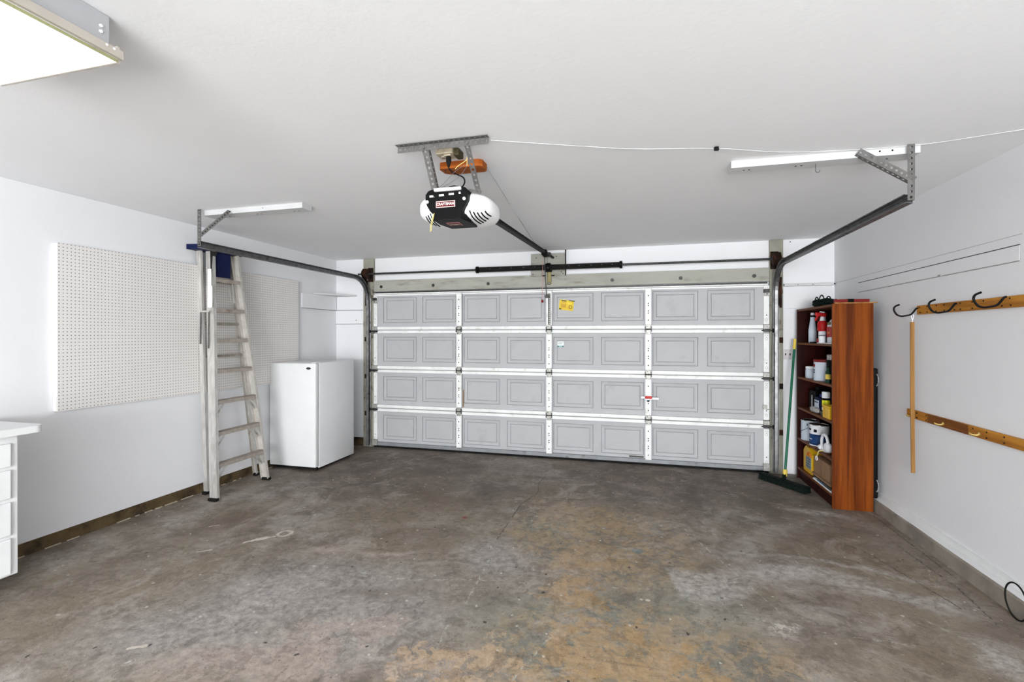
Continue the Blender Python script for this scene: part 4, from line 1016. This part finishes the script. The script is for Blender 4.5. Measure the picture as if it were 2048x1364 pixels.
# ================================================================== WORKBENCH CABINET
cbt = thing('drawer_cabinet', (-3.765, 1.1, 0), 'white drawer cabinet at far left with four drawers, dark gap below', 'cabinet')
MB().box(-4.028, -3.495, .30, 1.945, .115, .925, 0, .006).build('body', M['white'], cbt)
MB().box(-4.0, -3.58, .32, 1.85, 0, .115).build('toe_kick', M['base_brown'], cbt)
for (z0, z1) in ((.745, .880), (.562, .727), (.350, .541), (.128, .332)):
    MB().box(-3.495, -3.477, 1.32, 1.905, z0, z1, 0, .006).build('drawer', M['white'], cbt)
    MB().box(-3.495, -3.477, .70, 1.29, z0, z1, 0, .006).build('drawer', M['white'], cbt)
pts = [(-4.028, .25), (-3.435, .25)] + [(-3.485 + .05 * math.cos(a), 1.995 + .05 * math.sin(a)) for a in [PI / 2 * k / 8 for k in range(9)]] + [(-4.028, 2.045)]
tag(MB().prism(pts, 'z', .927, .967).build('countertop', M['appliance']), 'white laminate countertop with rounded corner on the drawer cabinet', 'countertop')

# ================================================================== BOOKCASE
bx0, bx1, by0, by1, bh = 1.632, 1.938, 4.685, 5.640, 1.775
bk = thing('bookcase', ((bx0 + bx1) / 2, (by0 + by1) / 2, 0), 'tall cherry brown bookcase against the right wall, crammed with paint and bottles', 'bookcase')
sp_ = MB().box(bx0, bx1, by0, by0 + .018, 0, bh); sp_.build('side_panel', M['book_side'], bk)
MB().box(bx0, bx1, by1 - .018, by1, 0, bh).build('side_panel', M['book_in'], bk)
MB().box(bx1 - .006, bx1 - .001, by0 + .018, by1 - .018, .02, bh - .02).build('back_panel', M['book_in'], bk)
MB().box(bx0 + .003, bx1 - .006, by0 + .018, by1 - .018, bh - .022, bh - .002).build('top_panel', M['book_shelf'], bk)
SZ = [1.425, 1.068, .750, .425, .118]
for i, z in enumerate(SZ): MB().box(bx0 + .004, bx1 - .006, by0 + .018, by1 - .018, z - .020, z, 0).build('shelf', M['book_shelf'], bk)
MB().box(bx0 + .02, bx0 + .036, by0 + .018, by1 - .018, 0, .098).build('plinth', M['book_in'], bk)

def bottle(name, x, y, z, prof, mats, label, cat, group=None, sx=1.0, sy=1.0, n=20):
    r = thing(name, (x, y, z), label, cat, group)
    for pn, pf, mi in prof:
        w = MB().lathe(pf, (0, 0, 0), n)
        for v in w.v: v.x *= sx; v.y *= sy
        w.v = [v + Vector((x, y, z)) for v in w.v]
        w.build(pn, M[mi] if isinstance(mi, str) else mi, r, smooth=True)
    return r
G1 = 'cleaning bottles on the top shelf of the bookcase'
# --- shelf 1
s1 = SZ[0]
bottle('spray_bottle', 1.715, 5.43, s1, [('body', [(.034, 0), (.036, .01), (.036, .13), (.026, .20), (.021, .24), (.021, .262)], 'cloudy'), ('neck_ring', [(.022, .262), (.022, .280)], 'black'), ('cap', [(.018, .280), (.018, .300), (.012, .306)], 'plastic_white')], None, 'slim cloudy white bottle, leftmost on the top shelf of the bookcase', 'bottle', G1)
sp1 = bottle('spray_bottle', 1.77, 5.30, s1, [('body', [(.040, 0), (.042, .01), (.042, .15), (.022, .22), (.016, .25)], 'plastic_white'), ('label_band', [(.043, .05), (.043, .14)], 'redlabel'), ('neck', [(.018, .25), (.018, .27)], 'plastic_white')], None, 'white trigger bottle with red label, standing behind the slim cloudy bottle', 'bottle', G1)
w = MB(); w.box(1.70, 1.80, 5.285, 5.315, s1 + .268, s1 + .298, 0, .006); w.bar((1.735, 5.30, s1 + .27), (1.715, 5.30, s1 + .215), .012, .01, 0); w.build('trigger', M['darkred'], sp1)
sp2 = bottle('spray_bottle', 1.705, 5.14, s1, [('body', [(.030, 0), (.032, .01), (.032, .10), (.026, .14), (.030, .19), (.018, .235), (.014, .255)], 'plastic_white'), ('label_band', [(.034, .115), (.040, .13), (.040, .195), (.028, .215)], 'redlabel')], None, 'white bottle with big red trigger head, middle of the top shelf', 'bottle', G1)
w = MB(); w.obox((1.69, 5.14, s1 + .275), (.045, .016, .018), Matrix.Rotation(.15, 3, 'Y'), 0, .008); w.obox((1.655, 5.135, s1 + .245), (.007, .010, .03), Matrix.Rotation(.4, 3, 'Y'), 0, .003); w.build('trigger', M['redlabel'], sp2)
MB().obox((1.705, 5.145, s1 + .298), (.02, .013, .006), Matrix.Rotation(.15, 3, 'Y'), 0, .004).build('nozzle_cap', M['plastic_white'], sp2)
MB().obox((1.672, 5.13, s1 + .025), (.014, .014, .02), None, 0, .004).build('red_clip', M['redlabel'], sp2)
jg = thing('jug', (1.76, 4.95, s1), 'big white jug with red label at the right end of the top shelf', 'jug', G1)
w = MB(); w.box(1.70, 1.83, 4.88, 5.02, s1, s1 + .20, 0, .018); w.prism([(1.71, s1 + .195), (1.82, s1 + .195), (1.79, s1 + .25), (1.75, s1 + .25)], 'y', 4.90, 5.0); w.build('body', M['plastic_white'], jg)
w = MB(); w.box(1.697, 1.702, 4.89, 5.01, s1 + .06, s1 + .155, 0); w.box(1.6965, 1.698, 4.93, 4.99, s1 + .09, s1 + .11, 1); w.obox((1.695, 4.95, s1 + .185), (.002, .035, .012), None, 2, .004)
w.build('label_panel', [M['redlabel'], M['orange'], mat('olive_badge', (110, 104, 50), .5)], jg)
MB().lathe([(.022, .248), (.022, .275), (.018, .28)], (1.77, 4.95, s1), 16).build('cap', M['chrome'], jg)
bottle('tin_can', 1.668, 5.035, s1 + .008, [('body', [(.027, 0), (.027, .062)], 'plastic_white'), ('lid', [(.028, .062), (.028, .068), (.02, .070)], 'greywire')], None, 'small white tin in front of the red-label jug, top shelf', 'can')
w = MB().box(1.642, 1.72, 4.715, 5.09, s1, s1 + .008, 0, .002); tag(w.build('tray', M['paper']), 'thin white tray under the small tin on the top shelf', 'tray')
w = MB().box(1.642, 1.69, 5.20, 5.29, s1, s1 + .014, 0, .005); tag(w.build('black_tool', M['black']), 'flat black tool lying at the front of the top shelf', 'tool')
# --- shelf 2
s2 = SZ[1]
bottle('plastic_tub', 1.71, 5.44, s2, [('body', [(.052, 0), (.056, .01), (.056, .085), (.050, .095)], 'cloudy'), ('lid', [(.054, .095), (.054, .115), (.048, .12)], 'plastic_white')], None, 'small white plastic tub at the left end of the second shelf', 'tub')
pc = bottle('paint_can', 1.725, 5.17, s2, [('body', [(.080, 0), (.083, .004), (.080, .008), (.080, .178)], 'cloudy'), ('top_band', [(.081, .178), (.083, .185), (.083, .200), (.076, .203)], 'darkred')], None, 'white can with dark red top band in the middle of the second shelf', 'can')
for k, (zz, wd) in enumerate(((.145, .05), (.10, .07), (.078, .06))):
    w = MB()
    for j in range(6):
        a = PI + (j - 1.5) * .12; w.obox((1.725 + .081 * math.cos(a), 5.17 - .081 * math.sin(a) * 1.0, s2 + zz), (.002, .004, .007 if k else .014), Matrix.Rotation(-(a - PI), 3, 'Z'), 1 if k else 0)
    w.build('label_print', [M['darkred'], M['greyprint']], pc)
bottle('masking_tape_roll', 1.76, 5.03, s2, [('body', [(.055, 0), (.055, .20), (.045, .205)], 'black'), ('lid', [(.052, .205), (.052, .25), (.045, .255)], 'clear')], None, 'dark canister with patterned pale lid behind the white can, second shelf', 'canister')
bottle('label_bottle', 1.675, 4.905, s2, [('body', [(.022, 0), (.022, .10), (.010, .125), (.010, .14)], mat('green_bottle', (30, 60, 44), .3)), ('label_band', [(.0225, .035), (.0225, .08)], 'yellowcap'), ('cap', [(.011, .14), (.011, .16)], 'black')], None, 'little dark green bottle with yellow label beside the white can, second shelf', 'bottle')
# --- shelf 3
s3 = SZ[2]
jk = thing('oil_jug', (1.78, 5.42, s3), 'black motor oil jug with a clear sight stripe on the third shelf', 'jug')
MB().box(1.70, 1.86, 5.36, 5.50, s3, s3 + .20, 0, .02).build('body', M['black'], jk); MB().box(1.697, 1.702, 5.392, 5.404, s3 + .03, s3 + .15).build('sight_stripe', M['plastic_white'], jk); MB().lathe([(.02, .198), (.02, .23)], (1.76, 5.42, s3), 14).build('cap', M['black'], jk)
jk = thing('oil_jug', (1.74, 5.21, s3), 'navy jug with white label on the third shelf, beside the black jug', 'jug')
MB().box(1.68, 1.82, 5.15, 5.27, s3, s3 + .155, 0, .015).build('body', M['navy'], jk); w = MB(); w.box(1.677, 1.682, 5.16, 5.26, s3 + .03, s3 + .125, 0); w.box(1.6762, 1.678, 5.165, 5.255, s3 + .10, s3 + .112, 1); w.box(1.6762, 1.678, 5.165, 5.21, s3 + .045, s3 + .06, 2)
w.build('label_panel', [M['cloudy'], M['navylabel'], M['greyprint']], jk); MB().lathe([(.03, .155), (.03, .18)], (1.74, 5.22, s3), 16).build('cap', mat('royal_blue', (28, 48, 140), .4), jk)
bottle('spray_can', 1.695, 5.015, s3 + .045, [('body', [(.033, 0), (.033, .125)], 'black'), ('label_band', [(.0335, .055), (.0335, .105)], mat('yellow_green_label', (214, 216, 40), .5, 0, .5, 60)), ('base_band', [(.0335, .01), (.0335, .04)], 'paper'), ('lid', [(.034, .125), (.034, .178), (.030, .182)], 'plastic_white')], None, 'short black jar with white lid and yellow label on the third shelf', 'jar')
MB_ = MB().box(1.66, 1.74, 4.97, 5.06, s3, s3 + .044, 0, .004); tag(MB_.build('small_carton', M['darksteel']), 'dark little carton under the jar with the white lid', 'carton')
w = MB(); r3 = random.Random(4)
base = superell((1.668, 5.215, s3 + .026), (.028, .10, .026), .8, .8, 20, 12)
for v in base.v: v += Vector((r3.uniform(-.004, .004), r3.uniform(-.004, .004), r3.uniform(-.004, .004)))
mnz = min(v.z for v in base.v)
for v in base.v: v.z += s3 - mnz
tag(base.build('wrapped_bundle', M['clear']), 'crumpled clear-wrapped bundle lying at the front of the third shelf', 'bundle')
yb = thing('yellow_box', (1.68, 4.87, s3), 'bright yellow plastic box at the right end of the third shelf', 'box')
MB().box(1.645, 1.74, 4.80, 4.955, s3, s3 + .10, 0, .005).build('body', M['yellowp'], yb); MB().box(1.641, 1.744, 4.796, 4.959, s3 + .10, s3 + .118, 0, .003).build('lid', M['yellowp'], yb)
# --- shelf 4
s4 = SZ[3]
c1 = bottle('paint_can', 1.725, 5.525, s4, [('body', [(.084, 0), (.087, .004), (.084, .008), (.084, .195), (.087, .200)], 'cloudy'), ('rim', [(.088, .200), (.088, .206), (.074, .206), (.072, .200)], 'chrome')], None, 'white gallon paint can at the left end of the fourth shelf', 'can', 'gallon paint cans on the fourth shelf')
w = MB().tube(curve3([(1.725, 5.436, s4 + .165), (1.655, 5.45, s4 + .12), (1.636, 5.52, s4 + .09), (1.655, 5.59, s4 + .12), (1.725, 5.612, s4 + .165)], 6), .0022, 6); w.disc((1.673, 5.452, s4 + .165), .010, 'x', .006, 12, 0); w.build('handle', M['greywire'], c1)
c2 = bottle('paint_can', 1.722, 5.265, s4, [('body', [(.084, 0), (.087, .004), (.084, .008), (.084, .195), (.087, .200)], 'plastic_white'), ('label_band', [(.0848, .012), (.0848, .115)], 'navylabel'), ('rim', [(.088, .200), (.088, .206), (.074, .206), (.072, .200)], 'chrome'), ('lid', [(.073, .198), (.073, .203)], 'darksteel')], None, 'paint can with navy lower label in the middle of the fourth shelf', 'can', 'gallon paint cans on the fourth shelf')
w = MB()
for j in range(5):
    a = PI - .25 + j * .13; w.obox((1.722 + .0855 * math.cos(a), 5.265 - .0855 * math.sin(a), s4 + .158), (.0015, .004, .008 - .001 * j), Matrix.Rotation(-(a - PI), 3, 'Z'), 0)
w.build('label_print', M['black'], c2); w = MB()
a = PI + .85; w.obox((1.722 + .086 * math.cos(a), 5.265 + .086 * math.sin(a), s4 + .15), (.004, .014, .014), Matrix.Rotation(a - PI, 3, 'Z'), 0, .004)
w.build('label_emblem', M['black'], c2); w = MB()
for j in range(7):
    a = PI - .5 + j * .15; w.obox((1.722 + .0855 * math.cos(a), 5.265 + .0855 * math.sin(a), s4 + .065), (.001, .005, .004), Matrix.Rotation(a - PI, 3, 'Z'), 1)
w.build('label_print', [M['black'], M['cloudy']], c2)
bottle('steel_canister', 1.835, 5.06, s4, [('body', [(.07, 0), (.07, .20)], 'track'), ('lid', [(.06, .20), (.06, .22)], 'darksteel')], None, 'dark grey canister behind the white respirator, fourth shelf', 'canister')
rs = thing('respirator', (1.68, 4.97, s4), 'white plastic respirator mask with loop at the right end of the fourth shelf', 'respirator')
w = MB(); w.tube([(1.668, 4.965 + .075 * math.cos(a), s4 + .085 + .075 * math.sin(a)) for a in [2 * PI * k / 20 for k in range(20)]], .013, 8, closed=True); w.build('head_loop', M['plastic_white'], rs, smooth=True)
w = superell((1.672, 4.90, s4 + .055), (.03, .055, .045), .8, .8, 20, 12); w.build('mask', M['plastic_white'], rs, smooth=True)
w = MB().lathe([(.022, -.03), (.026, -.02), (.024, .01)], (1.664, 5.055, s4 + .027), 14, 0, 'y'); w.build('filter', M['plastic_white'], rs, smooth=True)
bottle('tape_roll', 1.80, 4.86, s4, [('body', [(.045, 0), (.045, .05)], 'navy')], None, 'small dark blue tape roll at the back right of the fourth shelf', 'tape roll')
kt = thing('key_tag', (1.626, 5.0, s4 - .06), 'white ring tag hanging on a yellow cord from the fourth shelf', 'tag')
w = MB().tube([(1.624, 5.04 + .020 * math.cos(a), s4 - .075 + .020 * math.sin(a)) for a in [2 * PI * k / 16 for k in range(16)]], .004, 8, closed=True); w.build('ring', M['plastic_white'], kt)
w = MB().tube(curve3([(1.66, 4.97, s4 + .012), (1.626, 4.98, s4 + .006), (1.624, 5.01, s4 - .03), (1.624, 5.035, s4 - .056)], 5), .005, 6); w.build('cord', M['yarn'], kt)
# --- shelf 5
s5 = SZ[4]
yj = thing('oil_jug', (1.70, 5.42, s5), 'yellow plastic jug with grey label on the bottom shelf', 'jug')
w = MB(); w.prism([(5.30, s5), (5.52, s5), (5.535, s5 + .02), (5.535, s5 + .20), (5.50, s5 + .235), (5.46, s5 + .26), (5.38, s5 + .25), (5.30, s5 + .19)], 'x', 1.665, 1.765); w.build('body', M['yellowp'], yj)
w = MB(); w.box(1.661, 1.667, 5.31, 5.45, s5 + .045, s5 + .165, 0)
for k in range(4): w.box(1.6595, 1.662, 5.315, 5.44, s5 + .06 + k * .026, s5 + .072 + k * .026, 1)
w.build('label_panel', [mat('grey_blue_label', (134, 158, 160), .5, 0, .2, 30), M['greyprint']], yj)
w = MB().tube(curve3([(1.66, 5.30, s5 + .17), (1.655, 5.33, s5 + .215), (1.655, 5.38, s5 + .20), (1.66, 5.40, s5 + .17)], 5), .008, 8); w.build('handle', M['orange'], yj)
MB().box(1.656, 1.70, 5.24, 5.31, s5 + .01, s5 + .035, 0, .008).build('spout', M['yellowp'], yj)
cbx = thing('cardboard_box', (1.74, 5.03, s5 + .02), 'brown cardboard box on the bottom shelf right of the yellow jug', 'box')
MB().box(1.665, 1.84, 4.86, 5.235, s5 + .055, s5 + .215, 0, .004).build('carton', M['cardboard'], cbx)
w = MB(); w.box(1.663, 1.667, 5.03, 5.05, s5 + .06, s5 + .21, 0); w.build('tape', mat('parcel_tape', (134, 98, 70), .4), cbx)
for k, (mt, a, c, lb) in enumerate((('cardboard', 4.80, 5.26, 'flattened brown cardboard sheet under the cardboard box, bottom shelf'), ('darksteel', 4.78, 5.22, 'thin dark sheet under the flattened cardboard, bottom shelf'))):
    tag(MB().box(1.652, 1.85, a, c, s5 + .053 - (k + 1) * .018, s5 + .053 - k * .018 - .003, 0, .002).build('sheet', M[mt]), lb, 'sheet')
bb_ = thing('flat_box', (1.68, 4.90, s5), 'white and blue flat package lying at the front of the bottom shelf', 'package')
w = MB(); w.box(1.638, 1.85, 4.72, 5.18, s5, s5 + .014, 0, .002); w.box(1.640, 1.651, 4.93, 5.10, s5 + .012, s5 + .0155, 1); w.box(1.640, 1.651, 4.76, 4.92, s5 + .012, s5 + .0155, 2); w.build('sleeve', [M['paper'], M['blue'], M['darksteel']], bb_)

# --- on top of the bookcase
gh = thing('hose_coil', (1.76, 5.22, bh), 'dark green bundle of coiled strap on top of the bookcase', 'coil')
w = MB(); r4 = random.Random(8)
for k in range(7):
    ph = r4.uniform(0, 6); pts = [(1.76 + (.07 + .01 * k % .03) * math.cos(a + ph), 5.22 + (.17 - .012 * k) * math.sin(a + ph) + .004 * k, bh + .012 + .009 * k + .006 * math.sin(3 * a + ph)) for a in [2 * PI * j / 28 for j in range(28)]]
    w.tube(pts, .012, 8, closed=True)
w.build('coil', M['darkgreen'], gh, smooth=True)
for y0, hh_, dy in ((5.33, .045, .05), (5.20, .055, .065), (5.03, .030, .05)):
    MB().tube(curve3([(1.72, y0 + dy, bh + .05), (1.72, y0 + dy * .8, bh + .06 + hh_ * .6), (1.72, y0, bh + .06 + hh_), (1.72, y0 - dy * .8, bh + .06 + hh_ * .5), (1.72, y0 - dy, bh + .05)], 6), .0055, 8).build('loop', M['darkgreen'], gh, smooth=True)
w = MB(); w.bar((1.66, 4.73, bh + .020), (1.93, 4.75, bh + .020), .030, .040, 0, (0, 0, 1), .004); w.bar((1.76, 4.737, bh + .0215), (1.81, 4.742, bh + .0215), .034, .043, 1, (0, 0, 1), .004)
tag(w.build('hand_tool', [M['darkred'], M['black']]), 'dark red bar tool lying across the near end of the bookcase top', 'tool')
w = MB(); w.bar((1.655, 4.702, bh + .006), (1.97, 4.702, bh + .006), .020, .011, 0); tag(w.build('wood_strip', M['stick']), 'thin tan wood strip lying on the near edge of the bookcase top', 'strip')
# --- folded black thing behind the bookcase
fc = thing('folding_chair', (1.975, 4.79, .106), 'black folded chair squeezed between the bookcase and the right wall', 'chair')
MB().box(1.944, 1.985, 4.712, 5.10, .107, 1.22, 0, .012).build('panel', M['black'], fc)
for z in (1.12, .215):
    MB().tube(curve3([(1.972, 4.715, z - .05), (1.978, 4.70, z - .02), (1.979, 4.698, z + .02), (1.972, 4.715, z + .05)], 5), .0055, 8).build('handle', M['chrome'], fc, smooth=True)

# ================================================================== PUSH BROOM
br = thing('push_broom', (1.44, 5.42, 0), 'green-handled push broom leaning by the garage door, dark head on the floor', 'broom')
ha, hb_ = Vector((1.26, 5.50, .0)), Vector((1.56, 5.07, .0)); hd = (hb_ - ha).normalized()
hs = Vector((1.435, 5.325, .105)); ht = Vector((1.610, 5.62, 1.462)); hu = (ht - hs).normalized()
MB().tube([hs, hs + (ht - hs) * .925], .0125, 12).build('handle', M['green'], br, smooth=True)
MB().tube([hs + (ht - hs) * .92, ht], .0145, 12).build('grip', M['yellowcap'], br, smooth=True)
MB().tube([hs - hu * .02, hs + hu * .045], .021, 12).build('ferrule', M['yellowcap'], br, smooth=True)
mid = Vector((1.41, 5.285, 0))
w = MB(); a = mid - hd * .27 + Vector((0, 0, .052)); b_ = mid + hd * .27 + Vector((0, 0, .052)); w.bar(a, b_, .070, .020, 0, (0, 0, 1), .008)
w.bar(mid + Vector((.0, .0, .055)), hs, .03, .03, 0); w.build('head', M['darkgreen'], br)
w = MB(); r5 = random.Random(2)
for i in range(46):
    for j in range(5):
        p = mid + hd * (-.26 + .52 * i / 45); sd = Vector((-hd.y, hd.x, 0)); q = p + sd * (-.028 + .014 * j)
        e_ = q + sd * ((j - 2) * .008) + hd * r5.uniform(-.006, .006)
        w.tube([(q.x, q.y, .045), (e_.x, e_.y, .001)], [.0062, .0074], 5, 0)
bo = w.build('bristles', M['darkgreen'], br); bo['kind'] = 'stuff'

# switch plate
sw = thing('switch_plate', (1.57, YF, 1.24), 'pale two-gang switch plate on the wall beside the door jamb', 'switch plate')
MB().box(1.530, 1.618, YF - .007, YF - .0005, 1.238, 1.350, 0, .003).build('plate', M['plate'], sw)
for x in (1.553, 1.596):
    w = MB(); w.obox((x, YF - .010, 1.296), (.005, .006, .012), Matrix.Rotation(.4, 3, 'X'), 0, .002); w.build('toggle', M['ink'], sw)
    w = MB(); w.disc((x, YF - .0075, 1.335), .003, 'y', .002, 8); w.disc((x, YF - .0075, 1.255), .003, 'y', .002, 8); w.build('screw', M['greyprint'], sw)
w = MB().disc((1.60, YF - .001, 2.527 - .012), .006, 'y', .004, 10); tag(w.build('wall_nail', M['hole']), 'dark nail head near the ceiling right of the right jamb board', 'nail')

# ================================================================== RIGHT WALL RACK
def rack(name, y0, y1, z0, z1, label):
    w = MB(); xa = XR - .019; w.box(xa, XR - .0005, y0, y1, z0, z1, 0, .002); r6 = random.Random(int(z0 * 100))
    y = y1 - .04; k = 0
    while y > y0 + .05:
        for zz in (z0 + .013, z1 - .013): w.disc((xa - .001, y + r6.uniform(-.006, .006), zz), .0052, 'x', .003, 8, 1)
        y -= (.07, .13, .09, .12)[k % 4] * r6.uniform(.8, 1.3); k += 1
    return tag(w.build(name, [M['rackwood_x'], M['screw']]), label, 'rack board')
rack('rack_board', 1.6, 4.170, 1.655, 1.720, 'upper ochre wooden board on the right wall carrying the black hooks')
w = MB(); xa = XR - .019; w.box(xa, XR - .0005, 1.6, 4.305, .878, .940, 0, .002)
for k, y in enumerate((4.17, 4.165, 4.05, 4.0, 3.99, 3.86, 3.80, 3.67, 3.62, 3.56, 3.44, 3.30)):
    for zz in (.892, .926): w.disc((xa - .001, y, zz), .0052, 'x', .003, 8, 1)
rb2 = tag(w.build('rack_board', [M['rackwood_x'], M['screw']]), 'lower ochre wooden board on the right wall with three brass pegs', 'rack board')
# dark stained middle length of the lower board
w = MB().box(xa - .003, xa - .0004, 3.60, 4.03, .879, .939); w.build('stained_length', wood('dark_ochre', (112, 64, 26), (150, 92, 44), 'y', .7, .5), rb2)

def bike_hook(y, label, zz=1.69):
    root = thing('utility_hook', (XR - .019, y, zz), label, 'hook', 'black hooks on the upper rack board')
    p = [(XR - .019, zz + .012), (XR - .030, zz + .008), (XR - .048, zz - .018), (XR - .066, zz - .036), (XR - .10, zz - .044), (XR - .125, zz - .046), (XR - .150, zz - .036), (XR - .168, zz - .008), (XR - .170, zz + .012), (XR - .160, zz + .028), (XR - .135, zz + .040)]
    MB().tube(curve3([(x, y, z) for x, z in p], 6), .0062, 10).build('hook', M['hookblack'], root, smooth=True)
    return root
bike_hook(4.155, 'black hook farthest from the viewer, holding the hanging stick')
bike_hook(3.715, 'middle of the three black hooks on the upper rack board', 1.695)
bike_hook(3.285, 'nearest black hook on the upper rack board, by the photo right edge', 1.705)
def brass_peg(y, label):
    root = thing('brass_peg', (XR - .022, y, .90), label, 'peg', 'brass pegs on the lower rack board')
    MB().lathe([(.012, 0), (.012, .004), (.006, .006)], (XR - .0285, y, .905), 12, 0, 'x').build('base', M['brass'], root)
    MB().tube(curve3([(XR - .026, y, .905), (XR - .040, y + .004, .897), (XR - .060, y + .012, .899), (XR - .070, y + .016, .908)], 5), .0058, 8).build('peg', M['brass'], root, smooth=True)
brass_peg(4.185, 'brass peg farthest along the lower board, beside the hanging stick')
brass_peg(3.84, 'middle brass peg on the dark stained length of the lower board')
brass_peg(3.49, 'nearest brass peg on the lower board')
# hanging stick
hs_ = thing('hanging_stick', (1.967, 4.155, .485), 'long thin wooden stick hanging by a cord from the farthest black hook', 'stick')
w = MB(); w.bar((1.9655, 4.155, 1.60), (1.967, 4.155, .92), .026, .008, 0, (0, 1, 0)); w.bar((1.967, 4.155, .92), (1.9685, 4.150, .485), .024, .008, 0, (0, 1, 0)); w.build('stick', M['stick'], hs_)
w = MB().tube(curve3([(1.966, 4.155, 1.598), (1.969, 4.155, 1.62), (1.974, 4.155, 1.645), (1.965, 4.162, 1.664), (1.958, 4.155, 1.652), (1.966, 4.15, 1.61)], 5), .003, 6); w.build('cord', M['plastic_white'], hs_)

# black cord loop by the kerb at the right edge of view
w = MB(); pts = [(2.0 + -.004 * math.cos(a) - .07, 3.10 - .085 * math.cos(a), .118 + .092 * math.sin(a) - .02) for a in [2 * PI * k / 32 for k in range(32)]]
w.tube([(p[0], p[1], max(p[2], .006)) for p in pts], .0042, 8, closed=True)
tag(w.build('cable_loop', M['rubber']), 'loop of black cable standing against the kerb at the far right', 'cable')
